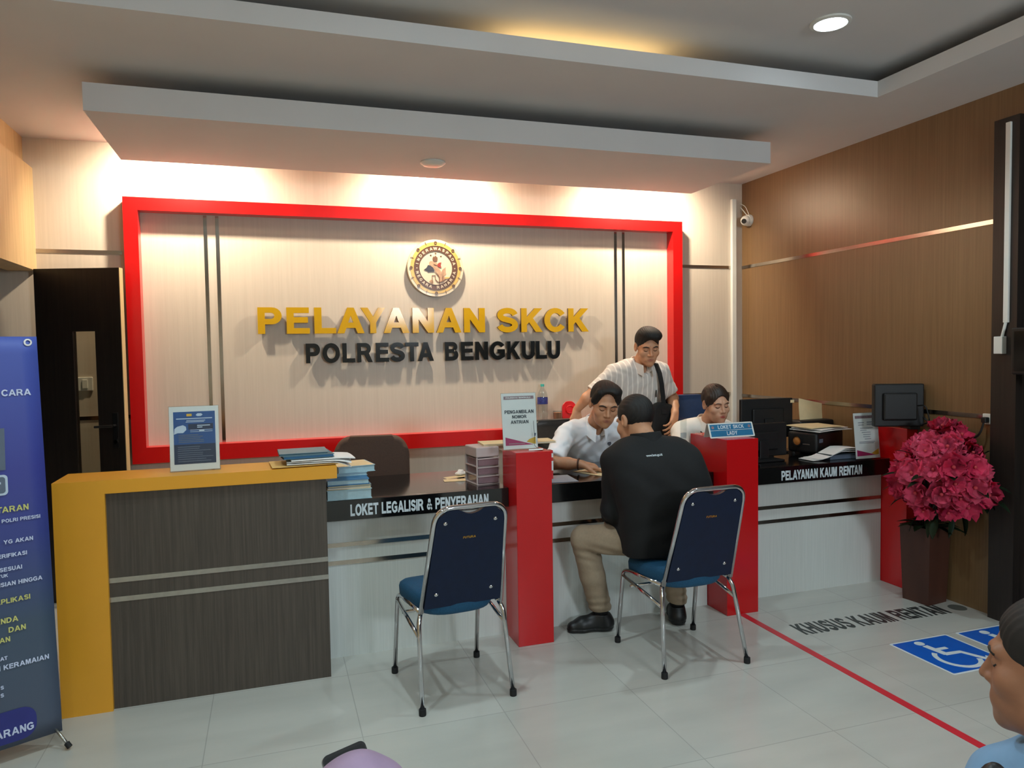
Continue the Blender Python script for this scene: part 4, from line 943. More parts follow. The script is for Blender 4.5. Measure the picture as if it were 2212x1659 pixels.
# drawer tower, tissue and slips on the first counter
t = thing('drawer_tower', 'small pinkish plastic drawer tower on the LOKET LEGALISIR counter next to the red post', 'drawers', (1.047, 3.822, ZT + 0.0005), R(7))
w_, d_, h_ = 0.136, 0.17, 0.206
bm = bmesh.new()
box(bm, (0, 0, 0.150), (w_, d_, h_), bev=0.006); box(bm, (0, 0, 0), (w_, d_, 0.006), bev=0.001)
for x in (0, w_ - 0.007): box(bm, (x, 0.0, 0.0061), (x + 0.007, 0.007, 0.1499)); box(bm, (x, d_ - 0.007, 0.0061), (x + 0.007, d_, 0.1499))
for z in (0.050, 0.098): box(bm, (0, 0.0071, z), (w_, d_ - 0.0071, z + 0.005))
box(bm, (0, d_ - 0.004, 0.0061), (w_, d_, 0.1499))
finish('body', bm, 'drawer_plastic', t)
for k, z in enumerate((0.0075, 0.056, 0.104)):
    bm = bmesh.new(); box(bm, (0.009, -0.004, z), (w_ - 0.009, d_ - 0.012, z + 0.040), bev=0.003); dr = finish('drawer', bm, 'drawer_smoke', t)
    bm = bmesh.new(); box(bm, (0.004, -0.007, z + 0.036), (w_ - 0.004, -0.0041, z + 0.043), bev=0.001); finish('pull_lip', bm, 'drawer_plastic', dr)
bm = bmesh.new(); bmesh.ops.create_icosphere(bm, subdivisions=4, radius=0.03)
for v in bm.verts:
    n_ = 0.35 * math.sin(160 * v.co.x + 3) * math.sin(140 * v.co.y) + 0.3 * math.sin(190 * v.co.z + 1); v.co *= (1 + n_ * 0.5); v.co.z *= 0.75; v.co.z = max(v.co.z, -0.018)
o = finish('tissue', bm, 'white_paper', None, smooth='all', loc=(1.035, 4.13, ZT + 0.019)); tag(o, 'crumpled white tissue on the counter beside the drawer tower', 'tissue')
paper('upper pinkish paper slip beside the drawer tower', (1.000, 4.090, ZT + 0.006), R(8), 0.14, 0.06, 'cream_paper', lambda u, v: 0.006 * u, group='paper slips by the drawer tower')
paper('lower pinkish paper slip beside the drawer tower', (0.985, 4.020, ZT + 0.0008), R(-6), 0.15, 0.06, 'cream_paper', lambda u, v: 0.003 * v, group='paper slips by the drawer tower')
t = folder('open cream folder of papers lying over the drawer tower behind the queue number sign', (1.315, 3.93, ZT + 0.2075), R(-4), 0.42, 0.16, 0.010, 'cream_paper', 'white_paper')
paper('small white queue ticket on the red post in front of the queue number sign', (1.325, 3.640, ZP + 0.0008), R(-20), 0.075, 0.055, 'white_paper', lambda u, v: 0.004 * u * u)
# carton
t = thing('carton', 'small red and white carton standing behind the red post on the customer counter', 'carton', (1.478, 3.86, ZT + 0.0005))
finish('carton_body', BX((-0.022, -0.022, 0), (0.022, 0.022, 0.165), bev=0.002), 'red_carton', t)
bm = bmesh.new(); box(bm, (-0.0222, -0.0226, 0.05), (0.0226, -0.0221, 0.105)); box(bm, (0.0221, -0.022, 0.05), (0.0226, 0.022, 0.105)); box(bm, (-0.0222, -0.0226, 0.125), (0.0226, -0.0221, 0.148)); box(bm, (0.0221, -0.022, 0.125), (0.0226, 0.022, 0.148)); finish('white_label', bm, 'white_paper', t)
# papers on the customer counter
paper('printed form lying near the front edge of the customer counter next to the red post', (1.515, 3.835, ZT + 0.001), R(-6), 0.20, 0.22, 'paper_print', thick=0.002, name='form')
paper('white sheet the clerk points at on the customer counter', (1.855, 3.935, ZT + 0.001), R(22), 0.21, 0.297, 'cream_paper', thick=0.0015, name='form')

# bottle, glass and red lid on the lower frame bar
t = thing('water_bottle', 'large clear water bottle with green cap standing on the red frame ledge', 'bottle', (2.000, 5.327, 0.9525))
bm = bmesh.new(); lathe(bm, [(0, 0.001), (0.034, 0.0), (0.040, 0.008), (0.0405, 0.06), (0.038, 0.07), (0.0405, 0.08), (0.0405, 0.12), (0.038, 0.13), (0.0405, 0.14), (0.0405, 0.235), (0.034, 0.265), (0.018, 0.295), (0.0135, 0.305), (0.0135, 0.318)], 28); finish('bottle_body', bm, 'bottle_plastic', t, smooth='all')
bm = bmesh.new(); lathe(bm, [(0.0410, 0.178), (0.0414, 0.180), (0.0414, 0.228), (0.0410, 0.230)], 28); finish('label', bm, 'bottle_label', t, smooth='all')
bm = bmesh.new(); lathe(bm, [(0, 0.3335), (0.015, 0.333), (0.0155, 0.314), (0.0136, 0.314)], 20); finish('cap', bm, 'green_cap', t, smooth=True)
t = thing('drinking_glass', 'plastic cup of brown drink on the red frame ledge beside the water bottle', 'cup', (2.122, 5.327, 0.9525))
bm = bmesh.new(); lathe(bm, [(0, 0.001), (0.027, 0.0), (0.036, 0.118), (0.0345, 0.118), (0.026, 0.004), (0, 0.004)], 24); finish('cup', bm, 'bottle_plastic', t, smooth=True)
bm = bmesh.new(); lathe(bm, [(0, 0.0045), (0.0255, 0.0045), (0.0335, 0.108), (0, 0.108)], 24); finish('drink', bm, 'brown_drink', t, smooth=True)
bm = bmesh.new()
Mr = T(0, 0, 0, rx=R(-4))
prism(bm, rounded_rect(0.12, 0.19, 0.055, 8, x0=-0.06), -0.010, 0, M=Mr); bmesh.ops.bevel(bm, geom=[e for e in bm.edges], offset=0.002, segments=1, affect='EDGES')
lid = finish('plastic_tray', bm, 'red_plastic', None, loc=(2.235, 5.352, 0.9525)); tag(lid, 'red plastic tray leaning on the wall behind the seated man in white', 'tray')
bm = bmesh.new(); tube(bm, [(0.033 * math.cos(R(a)), -0.014, 0.125 + 0.03 * math.sin(R(a))) for a in range(0, 361, 15)], 0.004, 6, cap=False); finish('raised_rim', bm, 'red_plastic', lid, smooth='all')

# ================================================================= equipment on the far counter
def monitor(label, loc, rz, w, h, z0, mat='black_plastic'):
    """seen from behind: screen faces +y"""
    t = thing('computer_monitor', label, 'monitor', loc, rz)
    bm = bmesh.new(); box(bm, (-w / 2, 0, z0), (w / 2, 0.028, z0 + h), bev=0.006); box(bm, (-w * 0.3, -0.018, z0 + h * 0.2), (w * 0.3, 0.001, z0 + h * 0.75), bev=0.008); finish('housing', bm, mat, t)
    finish('screen', BX((-w / 2 + 0.012, 0.0281, z0 + 0.015), (w / 2 - 0.012, 0.029, z0 + h - 0.012)), 'dark_screen', t)
    finish('neck', BX((-0.035, -0.03, 0.012), (0.035, -0.0185, z0 + h * 0.5), bev=0.004), mat, t)
    finish('foot', BX((-0.11, -0.09, 0), (0.11, 0.08, 0.0119), bev=0.004), mat, t)
    return t
t = monitor('black computer monitor seen from behind in front of the seated woman', (3.265, 4.265, ZT + 0.0005), R(-3), 0.41, 0.275, 0.095)
bm = bmesh.new(); box(bm, (0.185, -0.0014, 0.335), (0.215, -0.0002, 0.355)); finish('paper_note', bm, 'cream_paper', t)
monitor('lower black monitor standing close behind the red post', (2.985, 3.955, ZT + 0.0005), R(2), 0.40, 0.215, 0.022)
# projector
t = thing('projector', 'black projector with an orange reflection in its lens on the far counter under a pile of papers', 'projector', (3.410, 3.945, ZT + 0.012), R(20))
w_, d_, h_ = 0.35, 0.215, 0.145
bm = bmesh.new(); box(bm, (0, 0, 0.004), (w_, d_, h_), bev=0.02, seg=4); finish('body', bm, 'black_plastic', t, smooth=40)
bm = bmesh.new(); lathe(bm, [(0.030, 0), (0.037, 0), (0.037, 0.012), (0.030, 0.012), (0.030, 0)], 28, M=T(-0.001, 0.14, 0.082, ry=R(-90))); finish('lens_ring', bm, 'black_plastic', t, smooth=True)
bm = bmesh.new(); lathe(bm, [(0, 0.008), (0.015, 0.007), (0.0298, 0.001), (0.0298, 0), (0, 0)], 28, M=T(-0.001, 0.14, 0.082, ry=R(-90))); finish('lens', bm, 'lens_reflection', t, smooth=True)
bm = bmesh.new(); box(bm, (0.03, -0.0015, 0.075), (0.075, 0.0, 0.10)); finish('sticker', bm, 'slate_print', t)
bm = bmesh.new(); box(bm, (-0.0015, 0.05, 0.06), (0.0, 0.10, 0.066)); finish('maker_badge', bm, 'steel_strip', t)
for x, y in ((0.03, 0.03), (w_ - 0.03, 0.03), (0.03, d_ - 0.03), (w_ - 0.03, d_ - 0.03)):
    bm = bmesh.new(); lathe(bm, [(0, -0.0115), (0.012, -0.0115), (0.012, 0.006), (0, 0.006)], 12, axis=(x, y, 0)); finish('foot', bm, 'rubber', t)
zt_ = ZT + 0.012 + 0.145
G = 'papers piled on the projector'
wav = lambda a, b: (lambda u, v: a * math.sin(4 * u + b) + 0.004 * v)
paper('lowest curled white paper on the projector', (3.555, 4.075, zt_ + 0.004), R(14), 0.36, 0.23, f=wav(0.003, 0), thick=0.004, group=G)
paper('white paper in the middle of the pile on the projector', (3.55, 4.08, zt_ + 0.0145), R(20), 0.34, 0.22, f=wav(0.003, 0.4), thick=0.004, group=G)
paper('cream folder on top of the pile on the projector', (3.515, 4.085, zt_ + 0.026), R(8), 0.31, 0.22, 'cream_paper', f=wav(0.003, 0.2), thick=0.004, name='folder', group=G, cat='folder')
# pile in front of the projector
folder('dark binder under the curled papers on the far counter', (3.545, 3.845, ZT + 0.0005), R(-1), 0.34, 0.13, 0.032, 'dark_print', 'slate_print', name='binder', cat='binder')
G = 'papers lying in front of the projector'
cur = lambda k, z: (lambda u, v: z * min(1, max(0, (u - 0.25) / 0.35)) + k * math.sin(math.pi * min(1, max(0, u - 0.1))) )
paper('undermost white paper in front of the projector', (3.425, 3.850, ZT + 0.0040), R(2), 0.38, 0.13, f=cur(0.012, 0.032), thick=0.002, group=G)
paper('white paper between the others in front of the projector', (3.440, 3.850, ZT + 0.0075), R(3), 0.38, 0.13, f=cur(0.014, 0.036), thick=0.002, group=G)
paper('uppermost curled white paper in front of the projector', (3.460, 3.852, ZT + 0.0112), R(4), 0.38, 0.13, f=cur(0.016, 0.040), thick=0.002, group=G)
# printer with a sheet in its rear feed
t = thing('printer', 'black printer with a cream sheet standing in its rear feed on the far counter', 'printer', (3.70, 4.305, ZT + 0.0005), R(0))
bm = bmesh.new(); box(bm, (-0.15, -0.03, 0), (0.15, 0.10, 0.20), bev=0.015, seg=3); finish('body', bm, 'black_plastic', t, smooth=40)
bm = bmesh.new(); sheet(bm, Matrix.Translation((-0.10, 0.03, 0.175)) @ Matrix.Rotation(R(12), 4, 'Y') @ Matrix.Rotation(R(65), 4, 'X'), 0.21, 0.19, 6, 6, 0.001, lambda u, v: 0.02 * v * v); finish('feed_sheet', bm, 'cream_paper', t, smooth=50)
# dark monitor on the end panel
t = thing('desktop_terminal', 'black boxy terminal seen from behind on the red end panel near the flowers', 'terminal', (3.706, 3.575, ZP + 0.0005), R(-24))
bm = bmesh.new(); box(bm, (-0.148, -0.02, 0.018), (0.148, 0.03, 0.285), bev=0.008); box(bm, (-0.10, -0.045, 0.06), (0.10, -0.019, 0.23), bev=0.01); finish('housing', bm, 'black_plastic', t)
finish('screen', BX((-0.135, 0.0301, 0.03), (0.135, 0.031, 0.265)), 'dark_screen', t)
finish('foot', BX((0.07, -0.01, 0), (0.13, 0.14, 0.0179), bev=0.003), 'black_plastic', t)
bm = bmesh.new(); tube(bm, arc([(0.10, -0.04, 0.15), (0.12, -0.10, 0.16), (0.138, -0.12, 0.06), (0.13, -0.03, 0.03)], 0.03), 0.004, 8); finish('cable', bm, 'cable_black', t, smooth='all')

# ================================================================= potted artificial flowers
t = thing('potted_flowers', 'tall square dark brown pot of pink red artificial flowers beside the brown wall', 'plant', (3.725, 3.385, 0), R(8))
bm = bmesh.new()
b0, b1, hp = 0.083, 0.097, 0.46
q = [[bm.verts.new((sx * s, sy * s, z)) for sx, sy in ((-1, -1), (1, -1), (1, 1), (-1, 1))] for s, z in ((b0, 0), (b1, hp), (b1 - 0.012, hp), (b1 - 0.016, hp - 0.05))]
for A, B_ in zip(q, q[1:]):
    for k in range(4): bm.faces.new((A[k], A[(k + 1) % 4], B_[(k + 1) % 4], B_[k]))
bm.faces.new(q[0][::-1]); bm.faces.new(q[-1]); finish('pot', bm, 'wood_pot', t)
rp = random.Random(11)
fc = Vector((-0.055, -0.185, 0.815)); fr = Vector((0.26, 0.25, 0.285))
Minv = Matrix.Rotation(R(-8), 3, 'Z')
def flower_mesh(seed):
    rr = random.Random(seed); bm = bmesh.new()
    for layer, (n_, rad, tilt) in enumerate(((5, 0.062, 0.10), (5, 0.050, 0.62))):
        for k in range(n_):
            a = 2 * math.pi * (k + 0.5 * layer) / n_ + rr.uniform(-.15, .15); ti = tilt + rr.uniform(-.15, .15)
            g = []
            for i in range(5):
                u = i / 4; wd = rad * 0.66 * math.sin(math.pi * min(1, 0.12 + 0.80 * u)) ** 0.8
                row = []
                for j in range(5):
                    s = -1 + j / 2
                    x = rad * u * math.cos(ti) * (1 + 0.10 * math.sin(5 * s + k)); z = rad * u * math.sin(ti) + rad * 0.20 * u * u * (1 if layer == 0 else 0.2) - rad * 0.28 * (1 - s * s) * u * (0.5) + 0.010 * math.sin(5 * s + seed + 2 * k) * u
                    y = s * wd
                    row.append(bm.verts.new((x * math.cos(a) - y * math.sin(a), x * math.sin(a) + y * math.cos(a), z)))
                g.append(row)
            for i in range(4):
                for j in range(4): bm.faces.new((g[i][j], g[i][j + 1], g[i + 1][j + 1], g[i + 1][j]))
    bmesh.ops.solidify(bm, geom=bm.faces[:], thickness=0.0012)
    return bm
fm = []
for s in range(4):
    me = bpy.data.meshes.new('flower'); bm = flower_mesh(s); bm.to_mesh(me); bm.free(); me.polygons.foreach_set('use_smooth', [True] * len(me.polygons))
    me.materials.append(MATS['petal' if s % 2 else 'petal_light']); fm.append(me)
bm = bmesh.new(); bmesh.ops.create_icosphere(bm, subdivisions=2, radius=0.008, matrix=T(0, 0, 0.012)); core_me = bpy.data.meshes.new('flower_core'); bm.to_mesh(core_me); bm.free(); core_me.materials.append(MATS['petal_core'])
pts = []; tries = 0
while len(pts) < 40 and tries < 6000:
    tries += 1
    d = Vector((rp.gauss(0, 1), rp.gauss(0, 1), rp.gauss(0, 1))).normalized()
    if d.z < -0.75: continue
    jj = rp.uniform(0.82, 1.08); p = Vector((fc.x + d.x * fr.x * jj, fc.y + d.y * fr.y * jj, fc.z + d.z * fr.z * jj))
    # keep the bush narrower towards its top
    if d.z > 0.2:
        k = 1 - 0.72 * (d.z - 0.2); p.x = fc.x + (p.x - fc.x) * k; p.y = fc.y + (p.y - fc.y) * k
    wpos = Matrix.Rotation(R(8), 3, 'Z') @ p + Vector((3.725, 3.385, 0))
    if wpos.x > (3.765 if wpos.y > 3.14 else 3.705): continue
    if wpos.y > 3.50 and wpos.x > 3.70: continue
    if any((p - q).length < 0.084 for q, _ in pts): continue
    pts.append((p, d))
fb = bmesh.new()
for i, (p, d) in enumerate(pts):
    o = bpy.data.objects.new('flower', fm[i % 4]); COL.objects.link(o); o.parent = t
    nrm = (d + Vector((-0.3, -0.35, 0.15))).normalized()
    o.matrix_local = Matrix.Translation(p) @ nrm.to_track_quat('Z', 'Y').to_matrix().to_4x4() @ Matrix.Rotation(rp.uniform(0, 6), 4, 'Z') @ Matrix.Scale(rp.uniform(0.95, 1.4), 4)
    c = bpy.data.objects.new('flower_core', core_me); COL.objects.link(c); c.parent = o
    tube(fb, [(p.x * 0.05, p.y * 0.05, 0.40), (p.x * 0.4, p.y * 0.4, 0.40 + (p.z - 0.40) * 0.55), tuple(p - nrm * 0.002)], 0.0028, 5)
finish('stems', fb, 'stem_brown', t, smooth='all')
def leaf_bm(bm, M, ln, wd):
    g = []
    for i in range(7):
        u = i / 6; ww = wd * math.sin(math.pi * (u * 0.94 + 0.04)) ** 0.9
        g.append([bm.verts.new(M @ Vector((ln * u, s * ww, 0.25 * ww * abs(s) - 0.25 * ln * u * u))) for s in (-1, -0.5, 0, 0.5, 1)])
    for i in range(6):
        for j in range(4): bm.faces.new((g[i][j], g[i][j + 1], g[i + 1][j + 1], g[i + 1][j]))
for k in range(46):
    d = Vector((rp.gauss(0, 1), rp.gauss(0, 1), rp.gauss(0, 0.8))).normalized()
    s = rp.uniform(0.5, 1.02)
    p = Vector((fc.x + d.x * fr.x * s, fc.y + d.y * fr.y * s, fc.z - 0.04 + d.z * fr.z * s))
    if k < 10:
        a = 2 * math.pi * k / 10; p = Vector((0.05 * math.cos(a) - 0.02, 0.05 * math.sin(a) - 0.03, 0.47)); d = Vector((math.cos(a), math.sin(a) - 0.3, 0.15)).normalized()
    bm = bmesh.new(); leaf_bm(bm, d.to_track_quat('X', 'Z').to_matrix().to_4x4(), rp.uniform(0.10, 0.16), rp.uniform(0.018, 0.03))
    for v in bm.verts:
        wv = Matrix.Rotation(R(8), 3, 'Z') @ (v.co + p) + Vector((3.725, 3.385, 0))
        lim = 3.85 if wv.y > 3.06 else 3.80
        if wv.x > lim: v.co = v.co + Minv @ Vector((lim - wv.x, 0, 0))
    bmesh.ops.solidify(bm, geom=bm.faces[:], thickness=0.0008)
    finish('leaf', bm, 'leaf_green', t, smooth='all', loc=p)
# ================================================================= people: distance fields turned into one smooth surface
def surface(fn, lo, hi, h, B=10):
    """closed surface of fn(points)<0 on a grid of step h (only blocks near the surface are evaluated finely)"""
    lo = np.array(lo, np.float32); n = (np.ceil((np.array(hi) - lo) / h / B).astype(int) * B)
    nb = n // B
    ax = [lo[i] + (np.arange(nb[i]) + 0.5) * B * h for i in range(3)]
    cen = np.stack(np.meshgrid(*ax, indexing='ij'), -1).reshape(-1, 3).astype(np.float32)
    dc = fn(cen)
    D = np.repeat(np.repeat(np.repeat(dc.reshape(nb), B, 0), B, 1), B, 2).astype(np.float32)
    near = np.nonzero(np.abs(dc) < h * B * 1.25 + 0.012)[0]
    off = np.stack(np.meshgrid(*[(np.arange(B) + 0.5 - B / 2) * h] * 3, indexing='ij'), -1).reshape(-1, 3).astype(np.float32)
    for c0 in range(0, len(near), 300):
        ids = near[c0:c0 + 300]
        p = (cen[ids][:, None, :] + off[None]).reshape(-1, 3)
        d = fn(p).reshape(-1, B, B, B)
        for k, i in enumerate(ids):
            a, b, c = np.unravel_index(i, nb); D[a * B:a * B + B, b * B:b * B + B, c * B:c * B + B] = d[k]
    base = lo + 0.5 * h
    S = D < 0
    cnt = np.zeros(np.array(S.shape) - 1, np.int8)
    C8 = [(i, j, k) for i in (0, 1) for j in (0, 1) for k in (0, 1)]
    sl = lambda A, c: A[c[0]:A.shape[0] - 1 + c[0], c[1]:A.shape[1] - 1 + c[1], c[2]:A.shape[2] - 1 + c[2]]
    for c in C8: cnt += sl(S, c)
    act = np.nonzero((cnt > 0) & (cnt < 8)); act = np.stack(act, 1)
    idx = np.full(cnt.shape, -1, np.int32); idx[act[:, 0], act[:, 1], act[:, 2]] = np.arange(len(act))
    vals = {c: D[act[:, 0] + c[0], act[:, 1] + c[1], act[:, 2] + c[2]] for c in C8}
    acc = np.zeros((len(act), 3)); num = np.zeros(len(act))
    for c in C8:
        for x in range(3):
            if c[x] == 0:
                e = list(c); e[x] = 1; a, b = vals[c], vals[tuple(e)]
                m = (a < 0) != (b < 0); t = np.where(m, a / np.where(a - b == 0, 1, a - b), 0)
                pt = np.repeat(np.array(c, float)[None], len(act), 0); pt[:, x] += t
                acc += pt * m[:, None]; num += m
    V = base + (act + acc / num[:, None]) * h
    F = []
    for x in range(3):
        y, z = (x + 1) % 3, (x + 2) % 3
        a = [slice(None)] * 3; b = [slice(None)] * 3; a[x] = slice(0, -1); b[x] = slice(1, None)
        s0, s1 = S[tuple(a)], S[tuple(b)]
        e = np.stack(np.nonzero(s0 != s1), 1)
        ok = (e[:, y] > 0) & (e[:, z] > 0) & (e[:, y] < idx.shape[y]) & (e[:, z] < idx.shape[z]) & (e[:, x] < idx.shape[x]); e = e[ok]
        def g(dy, dz):
            q = e.copy(); q[:, y] -= dy; q[:, z] -= dz; return idx[q[:, 0], q[:, 1], q[:, 2]]
        q = np.stack([g(1, 1), g(0, 1), g(0, 0), g(1, 0)], 1)
        flip = ~s0[e[:, 0], e[:, 1], e[:, 2]]; q[flip] = q[flip][:, ::-1]
        F.append(q[(q >= 0).all(1)])
    F = np.concatenate(F)
    me = bpy.data.meshes.new('surface')
    me.vertices.add(len(V)); me.vertices.foreach_set('co', V.astype(np.float32).ravel())
    me.loops.add(len(F) * 4); me.loops.foreach_set('vertex_index', F.ravel().astype(np.int32))
    me.polygons.add(len(F)); me.polygons.foreach_set('loop_start', np.arange(len(F), dtype=np.int32) * 4); me.polygons.foreach_set('loop_total', np.full(len(F), 4, np.int32))
    me.update(calc_edges=True); me.validate()
    return me
def v3(*a): return np.array(a, float)
def capd(p, a, b, ra, rb):
    ab = np.asarray(b, np.float32) - np.asarray(a, np.float32); q = p - np.asarray(a, np.float32)
    t = np.clip(q @ ab / max(float(ab @ ab), 1e-9), 0, 1)
    return np.linalg.norm(q - t[:, None] * ab, axis=1) - (ra + t * (rb - ra))
def elld(p, c, r, M=None):
    q = p - np.asarray(c, np.float32)
    if M is not None: q = q @ np.asarray(M, np.float32)
    r = np.asarray(r, np.float32)
    k0 = np.linalg.norm(q / r, axis=1); k1 = np.linalg.norm(q / (r * r), axis=1)
    return k0 * (k0 - 1) / np.maximum(k1, 1e-6)
def smin(a, b, k):
    if k <= 0: return np.minimum(a, b)
    h = np.maximum(k - np.abs(a - b), 0) / k
    return np.minimum(a, b) - h * h * k * 0.25
def smax(a, b, k): return -smin(-a, -b, k)
class Head:
    """local axes: x = the person's left, y = forward, z = up; origin between the ears"""
    def __init__(s, c, yaw, pitch=0, roll=0, scale=1.0, female=False, jaw=1.0):
        f = v3(math.sin(R(yaw)), -math.cos(R(yaw)), 0); u = v3(0, 0, 1)
        f2 = f * math.cos(R(pitch)) - u * math.sin(R(pitch)); u2 = u * math.cos(R(pitch)) + f * math.sin(R(pitch))
        sd = np.cross(u2, f2)
        sd2 = sd * math.cos(R(roll)) + u2 * math.sin(R(roll)); u3 = u2 * math.cos(R(roll)) - sd * math.sin(R(roll))
        s.c = np.array(c, float); s.A = np.stack([sd2, f2, u3], 1); s.s = scale; s.fem = female; s.jaw = jaw
    def loc(s, p): return ((p - s.c.astype(np.float32)) @ s.A.astype(np.float32)) / s.s
    def w(s, q): return s.c + s.A @ (np.array(q, float) * s.s)
    def face(s, q):
        a = np.abs(q[:, 0:1]); m = np.concatenate([a, q[:, 1:]], 1)      # mirrored
        J = s.jaw
        d = elld(q, (0, -0.014, 0.036), (0.0745, 0.094, 0.086))
        d = smin(d, elld(q, (0, 0.030, -0.028), (0.062 * J, 0.063, 0.088)), 0.03)
        d = smin(d, elld(q, (0, 0.038, -0.078), (0.045 * J, 0.046, 0.036)), 0.035)
        d = smin(d, elld(q, (0, 0.077, -0.101), (0.019, 0.015, 0.016)), 0.025)
        d = smin(d, elld(m, (0.044, 0.056, -0.026), (0.024, 0.026, 0.024)), 0.02)
        d = smin(d, capd(m, (0.012, 0.087, 0.026), (0.044, 0.076, 0.024), 0.010, 0.009), 0.016)
        d = smax(d, -elld(m, (0.031, 0.098, 0.006), (0.021, 0.020, 0.014)), 0.014)      # eye hollows
        d = smin(d, elld(m, (0.031, 0.073, 0.004), (0.0150, 0.0155, 0.0125)), 0.004)    # lids
        d = smin(d, capd(q, (0, 0.088, 0.012), (0, 0.107, -0.028), 0.0065, 0.0105), 0.012)
        d = smin(d, elld(m, (0.0125, 0.094, -0.033), (0.0085, 0.011, 0.008)), 0.008)
        d = smax(d, -elld(m, (0.006, 0.103, -0.041), (0.0042, 0.006, 0.004)), 0.003)
        d = smin(d, capd(q, (-0.022, 0.075, -0.062), (0.022, 0.075, -0.062), 0.014, 0.014), 0.022)   # mouth mound
        d = smin(d, elld(q, (0, 0.0875, -0.0585), (0.029, 0.0065, 0.0048)), 0.005)
        d = smin(d, elld(q, (0, 0.0870, -0.0690), (0.026, 0.0068, 0.0058)), 0.005)
        d = smax(d, -capd(m, (0.0, 0.0955, -0.0638), (0.026, 0.083, -0.0625), 0.0024, 0.0016), 0.003)
        ear = elld(m, (0.077, -0.012, 0.0), (0.011, 0.021, 0.033))
        ear = smax(ear, -elld(m, (0.088, -0.006, 0.004), (0.010, 0.012, 0.020)), 0.006)
        d = smin(d, ear, 0.008)
        return d
    def sdf(s, p): return s.face(s.loc(p)) * s.s
    def front(s, x, z):
        """y of the face surface at (x, z)"""
        ys = np.linspace(0.135, 0.0, 272); q = np.stack([np.full_like(ys, x), ys, np.full_like(ys, z)], 1).astype(np.float32)
        d = s.face(q); i = np.argmax(d < 0); return float(ys[i])
def hand(wrist, fwd, dors, ts, curl=(25, 28, 32, 36), spread=6, thumb=(35, 10), sc=1.0, point=False):
    """list of capsules (a, b, ra, rb, k): palm, five bent fingers, thumb on side ts"""
    f = np.array(fwd, float); f /= np.linalg.norm(f); n = np.array(dors, float); n -= f * (n @ f); n /= np.linalg.norm(n); sd = np.cross(f, n) * ts
    w_ = np.array(wrist, float); out = []
    offs = (0.030, 0.010, -0.010, -0.028); kl = (0.088, 0.092, 0.088, 0.080); lens = ((.043, .026, .021), (.047, .030, .022), (.043, .028, .021), (.034, .021, .019)); rad = (.0092, .0095, .0090, .0080)
    for i in range(4):
        k = w_ + (f * kl[i] + sd * offs[i]) * sc
        out.append((w_ + (sd * offs[i] * 0.55 + f * 0.012) * sc, k, 0.0165 * sc, 0.0115 * sc, 0.012))
    for i in range(4):
        k = w_ + (f * kl[i] + sd * offs[i]) * sc; p = k; ang = 0
        cu = curl[i]
        sp = math.tan(R(spread)) * offs[i] / 0.03
        for j in range(3):
            ang += cu * (0.9 if j == 0 else 1.05)
            d = f * math.cos(R(ang)) - n * math.sin(R(ang)) + sd * sp * math.cos(R(ang)); d /= np.linalg.norm(d)
            q = p + d * lens[i][j] * sc
            out.append((p, q, rad[i] * sc * (1 - 0.1 * j), rad[i] * sc * (0.92 - 0.1 * j), 0.0035)); p = q
    t0 = w_ + (f * 0.024 + sd * 0.022) * sc
    a, b = R(thumb[0]), R(thumb[1])
    d = f * math.cos(a) + sd * math.sin(a) - n * 0.25; d /= np.linalg.norm(d); t1 = t0 + d * 0.044 * sc
    d2 = f * math.cos(a - b) + sd * math.sin(a - b) - n * 0.35; d2 /= np.linalg.norm(d2); t2 = t1 + d2 * 0.032 * sc
    d3 = f * math.cos(a - 2 * b) + sd * math.sin(a - 2 * b) - n * 0.4; d3 /= np.linalg.norm(d3); t3 = t2 + d3 * 0.026 * sc
    out += [(t0, t1, 0.0155 * sc, 0.0115 * sc, 0.012), (t1, t2, 0.0112 * sc, 0.0098 * sc, 0.004), (t2, t3, 0.0098 * sc, 0.0078 * sc, 0.004)]
    return out
def union_caps(p, caps, d=None):
    for a, b, ra, rb, k in caps:
        e = capd(p, a, b, ra, rb); d = e if d is None else smin(d, e, k)
    return d
def bounds(pts, pad):
    P = np.array(pts, float); return P.min(0) - pad, P.max(0) + pad
def put(name, fn, pts, pad, h, mat, parent, smooth='all'):
    lo, hi = bounds(pts, pad); me = surface(fn, lo, hi, h); return link(name, me, mat, parent, smooth)
def wrinkle(p, amp, f=38.0, ph=0.0):
    return amp * (np.sin(p[:, 0] * f + 2.0 * np.sin(p[:, 2] * f * 0.45 + ph)) * np.sin(p[:, 2] * f * 0.8 + 1.7 * np.sin(p[:, 1] * f * 0.5 + ph)))
def torso_levels(levels, side, p, k=0.05, n=4):
    """levels: (centre, half width, radius): horizontal rounded bars, blended between"""
    sd = np.array(side, float); d = None
    for (c0, w0, r0), (c1, w1, r1) in zip(levels, levels[1:]):
        for j in range(n + (1 if (c1 is levels[-1][0]) else 0)):
            t = j / n; c = np.array(c0) * (1 - t) + np.array(c1) * t; ww = w0 * (1 - t) + w1 * t; r = r0 * (1 - t) + r1 * t
            e = capd(p, c - sd * ww, c + sd * ww, r, r); d = e if d is None else smin(d, e, k)
    return d
